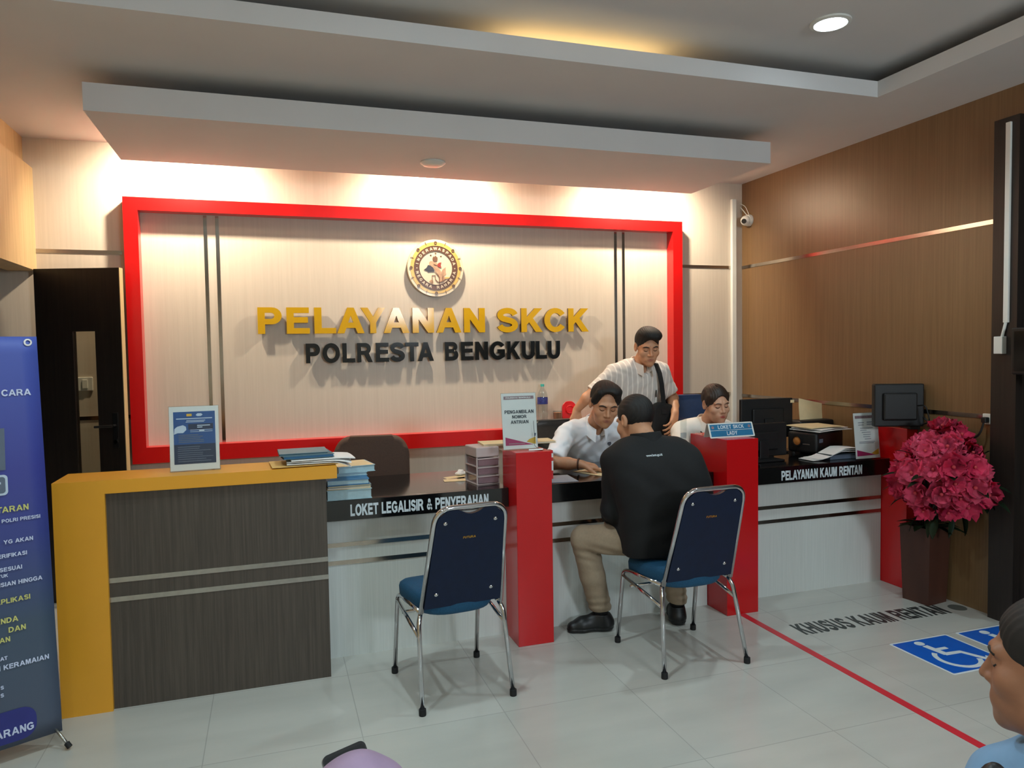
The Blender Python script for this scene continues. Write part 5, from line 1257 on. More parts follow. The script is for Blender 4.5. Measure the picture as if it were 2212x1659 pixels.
def hair_mesh(H, parent, mat, style):
    def fn(p):
        q = H.loc(p); a = np.abs(q[:, 0])
        if style == 'short_back':
            d = elld(q, (0, -0.016, 0.042), (0.082, 0.101, 0.092)); cut = elld(q, (0, 0.105, -0.030), (0.072, 0.085, 0.105)); low = -(q[:, 2] + 0.122 + 0.30 * np.minimum(0, q[:, 1] + 0.06) + 0.0 - 0.75 * np.maximum(0, q[:, 1] + 0.05) * -1)
        elif style == 'quiff':
            d = elld(q, (0, -0.018, 0.044), (0.081, 0.099, 0.092))
            d = smin(d, elld(q, (0.004, 0.020, 0.098), (0.074, 0.082, 0.048)), 0.02)
            d = smin(d, elld(q, (0.040, 0.056, 0.092), (0.042, 0.044, 0.034)), 0.02)
            cut = elld(q, (0, 0.112, -0.020), (0.070, 0.080, 0.102)); low = -(q[:, 2] + 0.030 + 0.85 * np.maximum(0, q[:, 1] + 0.04))
        elif style == 'swept':
            d = elld(q, (0, -0.018, 0.042), (0.084, 0.101, 0.094))
            d = smin(d, elld(q, (0.014, 0.026, 0.098), (0.066, 0.066, 0.036)), 0.02)
            d = smin(d, capd(np.concatenate([a[:, None], q[:, 1:]], 1), (0.050, 0.045, 0.085), (0.076, 0.028, 0.030), 0.020, 0.014), 0.02)
            cut = elld(q, (-0.006, 0.118, 0.014), (0.063, 0.084, 0.100)); low = -(q[:, 2] + 0.020 + 0.75 * np.maximum(0, q[:, 1] + 0.03))
        elif style == 'tied':
            d = elld(q, (0, -0.016, 0.044), (0.084, 0.103, 0.095))
            d = smin(d, capd(np.concatenate([a[:, None], q[:, 1:]], 1), (0.058, 0.030, 0.060), (0.079, 0.006, 0.012), 0.018, 0.011), 0.02)
            d = smin(d, elld(q, (0, -0.105, -0.005), (0.038, 0.034, 0.036)), 0.02)
            cut = elld(q, (0, 0.112, -0.026), (0.068, 0.085, 0.108)); low = -(q[:, 2] + 0.060 + 0.55 * np.maximum(0, q[:, 1] + 0.03))
            part = elld(q, (-0.012, 0.03, 0.135), (0.0022, 0.06, 0.012)); d = smax(d, -part, 0.004)
        d = smax(d, -cut, 0.010); d = smax(d, low, 0.014)
        # keep clear of the ears
        earc = elld(np.concatenate([a[:, None], q[:, 1:]], 1), (0.082, -0.010, -0.004), (0.016, 0.026, 0.036)); d = smax(d, -earc, 0.006)
        strand = np.sin(q[:, 0] * 520 + 3 * np.sin(q[:, 1] * 40) + 2 * np.sin(q[:, 2] * 45)) * (0.6 + 0.4 * np.sin(q[:, 1] * 70 + q[:, 2] * 50))
        return (d + 0.0010 * strand) * H.s
    c = H.w((0, -0.01, 0.045)); lo, hi = c - 0.17, c + 0.17
    return link('hair', surface(fn, lo, hi, 0.003), mat, parent, 'all')
def face_bits(H, parent, brow='hair', lips='lips', eyes_open=0.4, brow_h=0.0, brow_r=0.0042):
    def strip(pts, r, name, mat):
        bm = bmesh.new(); P = []
        for x, z in pts: P.append(H.w((x, H.front(x, z) - 0.0005, z)))
        n = len(P); tube(bm, P, r, 8, rr=[r * H.s * (0.45 + 0.55 * math.sin(math.pi * (i + 0.6) / (n + 0.2))) for i in range(n)]); return finish(name, bm, mat, parent, smooth='all')
    for s in (-1, 1):
        strip([(s * x, z + brow_h) for x, z in ((0.013, 0.0215), (0.022, 0.0245), (0.033, 0.0265), (0.044, 0.0245), (0.052, 0.019))], brow_r, 'eyebrow', brow)
        strip([(s * x, z) for x, z in ((0.0175, 0.0005), (0.024, -0.0035), (0.032, -0.0050), (0.040, -0.0030), (0.0455, 0.0015))], 0.0019 + 0.0012 * eyes_open, 'eyelashes', 'hair')
    bm = bmesh.new()
    for z0, r, w_ in ((-0.0592, 0.0032, 0.0280), (-0.0690, 0.0040, 0.0245)):
        P = [H.w((x, H.front(x, z0) - 0.0018, z0 - (abs(x) / 0.028) ** 2 * (0.0032 if z0 > -0.06 else -0.004))) for x in np.linspace(-w_, w_, 9)]
        tube(bm, P, r, 8, rr=[r * H.s * (0.35 + 0.65 * math.sin(math.pi * (i + 0.5) / 9)) for i in range(9)])
    finish('lips', bm, lips, parent, smooth='all')
def collar(parent, mat, base, fwd, side, up, r=0.060, trim=None, drop=0.075, stand=0.034, name='collar'):
    """shirt collar: stand round the neck with a leaf folded down, open in front"""
    base, fwd, side, up = [np.array(v, float) for v in (base, fwd, side, up)]
    bm = bmesh.new(); rows = []; N = 36
    edge = []
    for i in range(N + 1):
        a = R(-158 + 316 * i / N)       # 0 = back
        ff = abs(-158 + 316 * i / N) / 158.0
        dirv = -fwd * math.cos(a) + side * math.sin(a)
        top = base + dirv * r * (1.0 + 0.05 * ff) + up * (stand * (1 - 0.75 * ff ** 2) + 0.012) + fwd * (0.03 * ff ** 3)
        inn = base + dirv * (r * 0.97) + up * (-0.015 - 0.02 * ff) + fwd * (0.03 * ff ** 3)
        tip = max(0, (ff - 0.72) / 0.28)
        out = base + dirv * (r + 0.020 + 0.012 * ff) + up * (-0.004 - 0.030 * ff - (drop - 0.034) * tip ** 1.5) + fwd * (0.03 * ff ** 3 + 0.020 * tip)
        mid = (top + out) / 2 + dirv * 0.006
        rows.append([inn, top - dirv * 0.001, top + dirv * 0.003, mid, out, out - dirv * 0.003 + up * 0.001, mid - dirv * 0.004]); edge.append(out)
    g = [[bm.verts.new(v) for v in r_] for r_ in rows]
    for i in range(N):
        for j in range(6): bm.faces.new((g[i][j], g[i][j + 1], g[i + 1][j + 1], g[i + 1][j]))
    bm.faces.new(g[0]); bm.faces.new(g[N][::-1])
    c = finish(name, bm, mat, parent, smooth=60)
    if trim:
        bm = bmesh.new(); tube(bm, edge, 0.004, 6); finish('collar_trim', bm, trim, c, smooth='all')
    return c
def limb_chain(p, pts, rads, k=0.02):
    d = None
    for (a, b), (ra, rb) in zip(zip(pts, pts[1:]), zip(rads, rads[1:])):
        e = capd(p, a, b, ra, rb); d = e if d is None else smin(d, e, k)
    return d
def half(p, c, n):
    n = np.array(n, float); n /= np.linalg.norm(n); return (p - np.asarray(c, np.float32)) @ n.astype(np.float32)
def shoe(parent, heel, toe, mat='black_leather', h=0.085):
    heel = np.array(heel, float); toe = np.array(toe, float); d = toe - heel; L_ = np.linalg.norm(d); d /= L_; up = v3(0, 0, 1)
    z0 = min(heel[2], toe[2])
    def fn(p):
        q1 = capd(p, heel + d * 0.040 + up * 0.036, toe - d * 0.085 + up * 0.032, 0.038, 0.040)
        q1 = smin(q1, capd(p, toe - d * 0.085 + up * 0.030, toe - d * 0.040 + up * 0.022, 0.043, 0.036), 0.02)
        q1 = smin(q1, capd(p, heel + d * 0.040 + up * 0.045, heel + d * 0.058 + up * (h + 0.01), 0.039, 0.041), 0.05)
        q1 = smin(q1, capd(p, heel + d * 0.07 + up * 0.075, toe - d * 0.10 + up * 0.050, 0.024, 0.022), 0.04)
        sole = heel[2] + ((p - heel.astype(np.float32)) @ d.astype(np.float32)) / L_ * (toe[2] - heel[2]) - p[:, 2]
        # welt between upper and sole
        q1 = q1 + 0.0022 * np.exp(-(((p[:, 2] - heel[2]) - 0.024) / 0.0035) ** 2) - 0.002 * ((p[:, 2] - heel[2]) < 0.020)
        q1 = smax(q1, sole, 0.004)
        return smax(q1, half(p, heel + d * 0.055 + up * (h + 0.012), up), 0.006)
    o = put('shoe', fn, [heel, toe, heel + up * h], 0.06, 0.004, mat, parent); return o
def person(label, H, body_pts, arms, skin, mesh_h=0.0036, neck=None, core=None):
    """arms: list of (capsules); neck (a, b, ra, rb); core: capsules hidden in the clothes that join everything"""
    caps = [c for a in arms for c in a]
    chunks = caps + (core or [])
    def fn(p):
        d = H.sdf(p)
        d = smin(d, capd(p, *neck), 0.025)
        # core and arms
        e = union_caps(p, core, None) if core else None
        if e is not None: d = smin(d, e, 0.02)
        for a in arms:
            d = np.minimum(d, union_caps(p, a, None)) if e is None else smin(d, union_caps(p, a, None), 0.004)
        return d
    pts = list(body_pts) + [H.w((0, 0, 0.12)), H.w((0, 0.11, -0.1))] + [c[0] for c in chunks] + [c[1] for c in chunks]
    lo, hi = bounds(pts, 0.075)
    me = surface(fn, lo, hi, mesh_h)
    o = link('person', me, skin, None, 'all'); tag(o, label, 'person', None); return o
def C(a, b, ra, rb, k=0.015): return (np.array(a, float), np.array(b, float), ra, rb, k)
UP = v3(0, 0, 1)

# ----------------------------------------------------------------- seated clerk in the white shirt
H = Head((1.960, 4.130, 1.208), -12, 20, -5, 1.08)
shR, shL = v3(1.768, 4.300, 1.005), v3(2.145, 4.325, 1.030)
elR, wrR = v3(1.592, 4.085, 0.872), v3(1.735, 3.985, 0.868)
elL, wrL = v3(2.300, 4.130, 0.868), v3(2.165, 3.960, 0.862)
hR = hand(wrR, (0.93, -0.30, -0.20), (0.20, -0.25, 0.95), 1, curl=(10, 30, 34, 36), spread=7, thumb=(38, 12), sc=1.0)
hL = hand(wrL, (-0.8, -0.45, -0.05), (0, 0, 1), -1, curl=(14, 18, 20, 22), sc=1.0)
nb = v3(1.965, 4.300, 1.045)
arms = [[C(shR, elR, 0.046, 0.041), C(elR, elR * .45 + wrR * .55, 0.041, 0.036), C(elR * .45 + wrR * .55, wrR, 0.036, 0.026)] + hR,
        [C(shL, elL, 0.046, 0.041), C(elL, wrL, 0.040, 0.026)] + hL]
core = [C(shR, shL, 0.05, 0.05), C(nb, (1.955, 4.50, 0.62), 0.06, 0.07)]
P = person('man in a white short sleeved shirt leaning over the counter and pointing at a paper', H, [nb], arms, 'skin', neck=(H.w((0, -0.03, -0.05)), nb, 0.054, 0.060), core=core)
hair_mesh(H, P, 'hair', 'swept'); face_bits(H, P, eyes_open=0.6)
side = (shL - shR) / np.linalg.norm(shL - shR)
def shirt(p):
    lv = [(v3(1.955, 4.560, 0.50), 0.085, 0.105), (v3(1.955, 4.535, 0.66), 0.080, 0.110), (v3(1.957, 4.460, 0.84), 0.095, 0.112), (v3(1.958, 4.385, 0.96), 0.115, 0.095), (v3(1.960, 4.325, 1.025), 0.115, 0.062)]
    d = torso_levels(lv, side, p, 0.05)
    d = smin(d, capd(p, shR, nb + v3(-0.03, 0, 0.01), 0.062, 0.055), 0.05); d = smin(d, capd(p, shL, nb + v3(0.03, 0, 0.01), 0.062, 0.055), 0.05)
    eR = elR + (shR - elR) * 0.10
    s = smax(capd(p, shR, eR + (eR - shR) * 0.2, 0.064, 0.066), half(p, eR, elR - shR + v3(0.0, 0, -0.1)), 0.006)
    d = smin(d, s, 0.03)
    eL = elL + (shL - elL) * 0.12
    d = smin(d, smax(capd(p, shL, eL, 0.064, 0.064), half(p, eL, elL - shL), 0.006), 0.03)
    d = smax(d, -capd(p, nb + v3(0, -0.012, -0.01), nb + v3(0, -0.10, 0.11), 0.046, 0.062), 0.008)
    d = smax(d, -capd(p, nb + v3(0, -0.06, 0.0), nb + v3(-0.005, -0.135, -0.075), 0.036, 0.010), 0.008)
    return d + wrinkle(p, 0.0045, 40, 0.7) + wrinkle(p, 0.003, 75, 2.1)
put('shirt', shirt, [shR, shL, elR, elL, (1.955, 4.56, 0.42), (1.96, 4.2, 1.1)], 0.21, 0.006, 'white_shirt', P)
collar(P, 'white_shirt', nb + v3(-0.002, -0.012, 0.022), v3(-0.05, -0.90, -0.42), side, v3(0, -0.42, 0.90), r=0.064, drop=0.046)
bm = bmesh.new(); prism(bm, [(0, 0), (0.012, 0.012), (0.013, 0.028), (-0.013, 0.028), (-0.012, 0.012)], -0.004, 0, M=T(2.060, 4.268, 0.925, rx=R(-22))); finish('chest_badge', bm, 'emblem_slate', P)
bm = bmesh.new(); ad = (wrR - elR) / np.linalg.norm(wrR - elR); bc = wrR - ad * 0.015; u1 = np.cross(ad, UP); u1 /= np.linalg.norm(u1); u2 = np.cross(u1, ad)
tube(bm, [bc + (u1 * math.cos(R(a)) + u2 * math.sin(R(a))) * 0.032 for a in range(0, 361, 15)], 0.005, 8, cap=False); finish('bracelet', bm, 'wood_pot', P, smooth='all')
def trousers1(p):
    d = capd(p, (1.86, 4.58, 0.50), (2.05, 4.58, 0.50), 0.11, 0.11)
    for s in (-1, 1):
        d = smin(d, limb_chain(p, [(1.955 + s * .09, 4.56, .51), (1.955 + s * .13, 4.15, .52), (1.955 + s * .14, 4.16, .09)], (0.09, 0.068, 0.05)), 0.03)
    return smax(d, half(p, (0, 0, 0.09), (0, 0, -1)), 0.01)
put('trousers', trousers1, [(1.78, 4.6, .5), (2.14, 4.1, .08)], 0.12, 0.010, 'dark_cloth', P)
for s in (-1, 1): shoe(P, (1.955 + s * .14, 4.20, 0.0), (1.955 + s * .16, 3.94, 0.0))

# ----------------------------------------------------------------- standing young man in the striped shirt
H = Head((2.572, 4.700, 1.560), -12, 17, 2, 1.05, jaw=0.96)
shR, shL = v3(2.352, 4.790, 1.372), v3(2.698, 4.735, 1.375)
elR, wrR = v3(2.130, 4.800, 1.165), v3(2.095, 4.765, 1.085)
elR = v3(2.140, 4.800, 1.200); wrR = v3(2.085, 4.860, 1.115)
elL, wrL = v3(2.812, 4.760, 1.175), v3(2.728, 4.585, 1.085)
nb = v3(2.545, 4.775, 1.420)
hR = hand(wrR, (0.05, -0.15, -0.98), (0.1, -0.95, 0.1), 1, curl=(16, 20, 24, 26), sc=0.95)
hL = hand(wrL, (-0.42, -0.42, -0.80), (0.55, -0.65, 0.35), -1, curl=(20, 26, 30, 34), spread=7, thumb=(40, 14), sc=1.0)
arms = [[C(shR, elR, 0.045, 0.040), C(elR, wrR, 0.040, 0.027)] + hR, [C(shL, elL, 0.046, 0.042), C(elL, elL * .5 + wrL * .5, 0.043, 0.036), C(elL * .5 + wrL * .5, wrL, 0.036, 0.027)] + hL]
core = [C(shR, shL, 0.05, 0.05), C(nb, (2.54, 4.86, 0.95), 0.06, 0.07)]
P = person('young man standing in a pale striped shirt with a black shoulder bag', H, [nb], arms, 'skin', neck=(H.w((0, -0.028, -0.05)), nb, 0.053, 0.058), core=core)
hair_mesh(H, P, 'hair', 'quiff'); face_bits(H, P, eyes_open=0.9)
side = (shL - shR) / np.linalg.norm(shL - shR)
def shirt(p):
    lv = [(v3(2.545, 4.870, 0.86), 0.085, 0.105), (v3(2.543, 4.860, 1.02), 0.080, 0.105), (v3(2.540, 4.825, 1.18), 0.090, 0.110), (v3(2.540, 4.795, 1.31), 0.105, 0.100), (v3(2.542, 4.785, 1.385), 0.100, 0.062)]
    d = torso_levels(lv, side, p, 0.05)
    d = smin(d, capd(p, shR, nb + v3(-0.03, 0, 0.005), 0.060, 0.052), 0.05); d = smin(d, capd(p, shL, nb + v3(0.03, 0, 0.005), 0.060, 0.052), 0.05)
    eR = elR + (shR - elR) * 0.22; d = smin(d, smax(capd(p, shR, elR, 0.062, 0.062), half(p, eR, elR - shR), 0.006), 0.03)
    eL = elL + (shL - elL) * 0.22; d = smin(d, smax(capd(p, shL, elL, 0.062, 0.064), half(p, eL, elL - shL), 0.006), 0.03)
    d = smax(d, -capd(p, nb + v3(0, -0.008, -0.005), nb + v3(0, -0.09, 0.12), 0.046, 0.064), 0.008)
    d = smax(d, -capd(p, nb + v3(0.0, -0.05, 0.0), nb + v3(0.015, -0.105, -0.055), 0.032, 0.010), 0.008)
    return d + wrinkle(p, 0.0035, 36, 1.9) + wrinkle(p, 0.002, 80, 0.5)
put('shirt', shirt, [shR, shL, elR, elL, (2.545, 4.87, 0.80), (2.55, 4.7, 1.46)], 0.21, 0.006, 'striped_shirt', P)
collar(P, 'striped_shirt', nb + v3(0.002, -0.010, 0.014), v3(0.05, -0.96, -0.28), side, v3(0.0, -0.28, 0.96), r=0.062, drop=0.050)
bm = bmesh.new(); tube(bm, [(2.622, 4.662, 1.250), (2.622, 4.664, 1.20)], 0.004, 8); finish('pen', bm, 'black_plastic', P)
def trousers2(p):
    d = capd(p, (2.46, 4.87, 0.86), (2.63, 4.87, 0.86), 0.105, 0.105)
    for s in (-1, 1): d = smin(d, limb_chain(p, [(2.545 + s * .085, 4.87, .84), (2.545 + s * .095, 4.85, .46), (2.545 + s * .10, 4.88, .07)], (0.088, 0.062, 0.05)), 0.03)
    return smax(d, half(p, (0, 0, 0.07), (0, 0, -1)), 0.01)
put('trousers', trousers2, [(2.40, 4.9, .95), (2.70, 4.8, .07)], 0.1, 0.010, 'dark_cloth', P)
for s in (-1, 1): shoe(P, (2.545 + s * .10, 4.92, 0.0), (2.545 + s * .12, 4.66, 0.0))
# bag with strap over his shoulder
t = thing('shoulder_bag', 'black shoulder bag on a strap worn by the standing young man', 'bag', (0, 0, 0))
def bag(p): return smax(smin(capd(p, (2.635, 4.640, 1.09), (2.655, 4.640, 0.92), 0.075, 0.10), capd(p, (2.72, 4.66, 1.09), (2.74, 4.66, 0.92), 0.055, 0.085), 0.05), np.abs(half(p, (2.66, 4.645, 1), (0.1, -1, 0))) - 0.038, 0.02)
put('bag_body', bag, [(2.55, 4.64, 0.85), (2.78, 4.64, 1.16)], 0.09, 0.006, 'black_cloth', t)
bm = bmesh.new()
sp = [(2.650, 4.600, 1.08), (2.656, 4.626, 1.20), (2.652, 4.636, 1.29), (2.645, 4.652, 1.37), (2.638, 4.690, 1.435), (2.636, 4.775, 1.475), (2.636, 4.865, 1.440), (2.63, 4.925, 1.33), (2.64, 4.965, 1.15), (2.67, 4.90, 1.02), (2.70, 4.72, 1.05)]
sw = 0.019; A = []; 
for i, p_ in enumerate(sp):
    A.append([Vector(p_) + Vector((-sw, 0, 0)), Vector(p_) + Vector((sw, 0.004, 0))])
g1 = [[bm.verts.new(v) for v in r_] for r_ in A]; g2 = [[bm.verts.new(v + Vector((0, -0.003 if i < 6 else 0.003, 0.002))) for v in r_] for i, r_ in enumerate(A)]
for i in range(len(sp) - 1):
    bm.faces.new((g1[i][0], g1[i][1], g1[i + 1][1], g1[i + 1][0])); bm.faces.new((g2[i][0], g2[i + 1][0], g2[i + 1][1], g2[i][1]))
    bm.faces.new((g1[i][0], g1[i + 1][0], g2[i + 1][0], g2[i][0])); bm.faces.new((g1[i][1], g2[i][1], g2[i + 1][1], g1[i + 1][1]))
finish('strap', bm, 'black_cloth', t, smooth=60)

# ----------------------------------------------------------------- seated woman in the white blouse
H = Head((2.800, 4.190, 1.172), -3, 9, 3, 0.99, female=True, jaw=0.93)
shR, shL = v3(2.620, 4.335, 0.985), v3(2.960, 4.315, 0.985)
elR, wrR = v3(2.535, 4.250, 0.760), v3(2.66, 4.060, 0.860)
elL, wrL = v3(3.015, 4.210, 0.870), v3(2.875, 4.085, 0.985)
elR = v3(2.525, 4.190, 0.875); nb = v3(2.795, 4.300, 1.020)
hR = hand(wrR, (0.75, -0.25, -0.08), (0, 0, 1), 1, curl=(14, 18, 20, 22), sc=0.9)
hL = hand(wrL, (-0.55, -0.15, 0.55), (0.6, -0.4, 0.5), -1, curl=(35, 40, 42, 44), sc=0.9)
arms = [[C(shR, elR, 0.040, 0.036), C(elR, wrR, 0.036, 0.023)] + hR, [C(shL, elL, 0.040, 0.036), C(elL, wrL, 0.035, 0.023)] + hL]
core = [C(shR, shL, 0.045, 0.045), C(nb, (2.80, 4.46, 0.62), 0.055, 0.06)]
P = person('seated woman in a white blouse with black trimmed collar looking down', H, [nb], arms, 'skin_pale', neck=(H.w((0, -0.026, -0.05)), nb, 0.046, 0.052), core=core)
hair_mesh(H, P, 'hair_brown', 'tied'); face_bits(H, P, 'hair_brown', 'lips_red', eyes_open=1.2, brow_r=0.0028)
side = (shL - shR) / np.linalg.norm(shL - shR)
def shirt(p):
    lv = [(v3(2.80, 4.50, 0.50), 0.085, 0.10), (v3(2.80, 4.485, 0.66), 0.070, 0.098), (v3(2.80, 4.42, 0.84), 0.080, 0.108), (v3(2.797, 4.365, 0.94), 0.10, 0.085), (v3(2.795, 4.325, 0.995), 0.095, 0.055)]
    d = torso_levels(lv, side, p, 0.05)
    d = smin(d, capd(p, shR, nb + v3(-0.03, 0, 0.0), 0.055, 0.048), 0.05); d = smin(d, capd(p, shL, nb + v3(0.03, 0, 0.0), 0.055, 0.048), 0.05)
    eR = elR + (shR - elR) * 0.15; d = smin(d, smax(capd(p, shR, elR, 0.058, 0.062), half(p, eR, elR - shR), 0.006), 0.03)
    eL = elL + (shL - elL) * 0.15; d = smin(d, smax(capd(p, shL, elL, 0.056, 0.060), half(p, eL, elL - shL), 0.006), 0.03)
    d = smax(d, -capd(p, nb + v3(0, -0.01, -0.005), nb + v3(0, -0.09, 0.12), 0.042, 0.062), 0.008)
    d = smax(d, -capd(p, nb + v3(0, -0.05, 0.0), nb + v3(0.01, -0.12, -0.07), 0.032, 0.012), 0.008)
    return d + wrinkle(p, 0.0022, 40, 0.2)
put('blouse', shirt, [shR, shL, elR, elL, (2.80, 4.5, 0.42), (2.80, 4.2, 1.06)], 0.20, 0.006, 'cream_blouse', P)
collar(P, 'cream_blouse', nb + v3(0, -0.012, 0.014), v3(0.05, -0.94, -0.34), side, v3(0, -0.34, 0.94), r=0.060, trim='black_cloth', drop=0.055)
bm = bmesh.new(); dv = (elR - shR) / np.linalg.norm(elR - shR); u1 = np.cross(dv, v3(0, 1, 0)); u1 /= np.linalg.norm(u1); u2 = np.cross(u1, dv); cc = elR + (shR - elR) * 0.24
tube(bm, [cc + (u1 * math.cos(R(a)) + u2 * math.sin(R(a))) * 0.0635 for a in range(0, 361, 12)], 0.0035, 6, cap=False); finish('sleeve_trim', bm, 'black_cloth', P, smooth='all')
def trousers3(p):
    d = capd(p, (2.72, 4.52, 0.50), (2.88, 4.52, 0.50), 0.105, 0.105)
    for s in (-1, 1): d = smin(d, limb_chain(p, [(2.80 + s * .08, 4.50, .51), (2.80 + s * .10, 4.12, .52), (2.80 + s * .10, 4.15, .09)], (0.085, 0.062, 0.045)), 0.03)
    return smax(d, half(p, (0, 0, 0.09), (0, 0, -1)), 0.01)
put('trousers', trousers3, [(2.64, 4.55, .5), (2.95, 4.1, .08)], 0.12, 0.010, 'dark_cloth', P)
for s in (-1, 1): shoe(P, (2.80 + s * .10, 4.19, 0.0), (2.80 + s * .11, 3.95, 0.0))

# ----------------------------------------------------------------- customer in black, seen from behind
H = Head((1.806, 3.435, 1.168), 192, 18, 3, 1.06)
shL, shR = v3(1.660, 3.390, 0.972), v3(2.005, 3.285, 0.972)
elL, wrL = v3(1.668, 3.430, 0.715), v3(1.715, 3.565, 0.640)
elR, wrR = v3(2.085, 3.330, 0.725), v3(2.030, 3.540, 0.650)
nb = v3(1.832, 3.345, 1.050)
hL = hand(wrL, (0.55, 0.75, -0.25), (-0.6, 0.1, 0.75), -1, curl=(26, 30, 32, 34), sc=0.98)
hR = hand(wrR, (-0.5, 0.75, -0.25), (0.5, 0.1, 0.8), 1, curl=(26, 30, 32, 34), sc=0.98)
arms = [[C(shL, elL, 0.045, 0.04), C(elL, wrL, 0.038, 0.027)] + hL, [C(shR, elR, 0.045, 0.04), C(elR, wrR, 0.038, 0.027)] + hR]
core = [C(shR, shL, 0.05, 0.05), C(nb, (1.91, 3.27, 0.60), 0.06, 0.07)]
P = person('seated customer seen from behind in a black jacket and beige trousers', H, [nb], arms, 'skin', neck=(H.w((0, -0.03, -0.05)), nb, 0.056, 0.062), core=core)
hair_mesh(H, P, 'hair', 'short_back'); face_bits(H, P)
side = (shR - shL) / np.linalg.norm(shR - shL)
hip = v3(1.905, 3.270, 0.565)
def jacket(p):
    lv = [(v3(1.905, 3.300, 0.545), 0.110, 0.112), (v3(1.900, 3.270, 0.66), 0.110, 0.112), (v3(1.880, 3.262, 0.80), 0.112, 0.115), (v3(1.852, 3.290, 0.93), 0.125, 0.108), (v3(1.836, 3.335, 1.01), 0.115, 0.070)]
    d = torso_levels(lv, side, p, 0.05)
    d = smin(d, capd(p, shL, nb + v3(-0.03, 0, 0.0), 0.064, 0.056), 0.06); d = smin(d, capd(p, shR, nb + v3(0.03, 0, 0.0), 0.064, 0.056), 0.06)
    for s_, e_, w_ in ((shL, elL, wrL), (shR, elR, wrR)):
        a = limb_chain(p, [s_, e_, w_ * 0.9 + e_ * 0.1], (0.066, 0.058, 0.046), 0.03); a = smax(a, half(p, w_ * 0.92 + e_ * 0.08, w_ - e_), 0.006); d = smin(d, a, 0.025)
    # skirt of the jacket over the thighs
    d = smin(d, capd(p, (1.815, 3.36, 0.560), (1.735, 3.43, 0.560), 0.098, 0.085), 0.04)
    d = smin(d, capd(p, (2.00, 3.36, 0.560), (2.03, 3.42, 0.560), 0.098, 0.085), 0.04)
    d = smax(d, -capd(p, nb + v3(-0.01, 0.03, 0.015), nb + v3(-0.02, 0.09, 0.12), 0.050, 0.066), 0.008)
    d = smax(d, half(p, (0, 0, 0.494), (0, 0, -1)), 0.008)
    return d + wrinkle(p, 0.0038, 30, 0.4)
put('jacket', jacket, [shL, shR, elL, elR, wrL, wrR, (1.9, 3.3, 0.46), (1.83, 3.3, 1.1)], 0.21, 0.006, 'black_cloth', P)
def jcol(p):
    a, b = nb + v3(0.006, -0.006, -0.01), nb + v3(-0.006, 0.026, 0.066)
    d = capd(p, a, b, 0.086, 0.077); d = smax(d, -capd(p, a, b + v3(0, 0.01, 0.04), 0.074, 0.066), 0.003)
    return smax(smax(d, half(p, b, v3(-0.05, 0.15, 1)), 0.004), half(p, a, v3(0.05, -0.2, -1)), 0.004)
put('collar', jcol, [nb + v3(-.08, -.08, -.05), nb + v3(.08, .1, .11)], 0.04, 0.004, 'black_cloth', P)
# lettering on the back of the jacket
me = text_mesh('www.bmt.go.id', 0.076, 0.0135, 0.0010, 0.02, 'C'); me.transform(Matrix.Rotation(R(-4), 4, 'Y'))
n_ = len(me.vertices); co = np.zeros(n_ * 3); me.vertices.foreach_get('co', co); co = co.reshape(-1, 3)
ys = np.linspace(3.02, 3.42, 801)
for i in range(n_):
    q = np.stack([np.full(801, 1.795 + co[i, 0]), ys, np.full(801, 1.012 + co[i, 2])], 1).astype(np.float32)
    co[i] = (q[0, 0], ys[np.argmax(jacket(q) < 0)] + co[i, 1] - 0.0012, q[0, 2])
me.vertices.foreach_set('co', co.ravel()); me.update(); link('back_lettering', me, 'white_lettering', P)
kL, aL = v3(1.575, 3.590, 0.530), v3(1.692, 3.640, 0.115)
kR, aR = v3(2.090, 3.585, 0.530), v3(2.150, 3.600, 0.110)
def trousers4(p):
    d = capd(p, (1.83, 3.275, 0.582), (1.98, 3.27, 0.582), 0.092, 0.092)
    d = smin(d, limb_chain(p, [(1.82, 3.30, .575), kL], (0.092, 0.072), 0.03), 0.03); d = smin(d, limb_chain(p, [kL, (kL + aL) / 2 + v3(-0.005, -0.01, 0), aL], (0.073, 0.068, 0.060), 0.02), 0.012)
    d = smin(d, limb_chain(p, [(1.99, 3.30, .575), kR], (0.092, 0.072), 0.03), 0.03); d = smin(d, limb_chain(p, [kR, aR], (0.070, 0.055), 0.02), 0.012)
    d = smax(d, half(p, (0, 0, 0.112), (0, 0, -1)), 0.006)
    # folds behind the knee
    f = 0.005 * np.sin(p[:, 2] * 130 + 30 * p[:, 0]) * np.exp(-((p[:, 2] - 0.47) / 0.06) ** 2) * np.exp(-((p[:, 0] - 1.62) / 0.08) ** 2)
    g = 0.003 * np.sin(p[:, 2] * 150 + 20 * p[:, 1]) * np.exp(-((p[:, 2] - 0.15) / 0.05) ** 2)
    return smax(d, half(p, (0, 0, 0.492), (0, 0, -1)) * 0 + d, 0.0) + f + g + wrinkle(p, 0.0018, 34, 1.1)
put('trousers', trousers4, [(1.75, 3.2, .6), (2.1, 3.3, .6), kL, kR, aL, aR], 0.12, 0.006, 'chino', P)
for nm, a_ in (('sock', aL), ('sock', aR)):
    bm = bmesh.new(); tube(bm, [a_ + v3(0, 0, 0.03), a_ + v3(0, 0.005, -0.04)], 0.042, 14); finish(nm, bm, 'black_cloth', P, smooth=True)
shoe(P, (1.755, 3.625, 0.0), (1.500, 3.672, 0.0)); shoe(P, (2.118, 3.535, 0.0), (2.215, 3.765, 0.0))

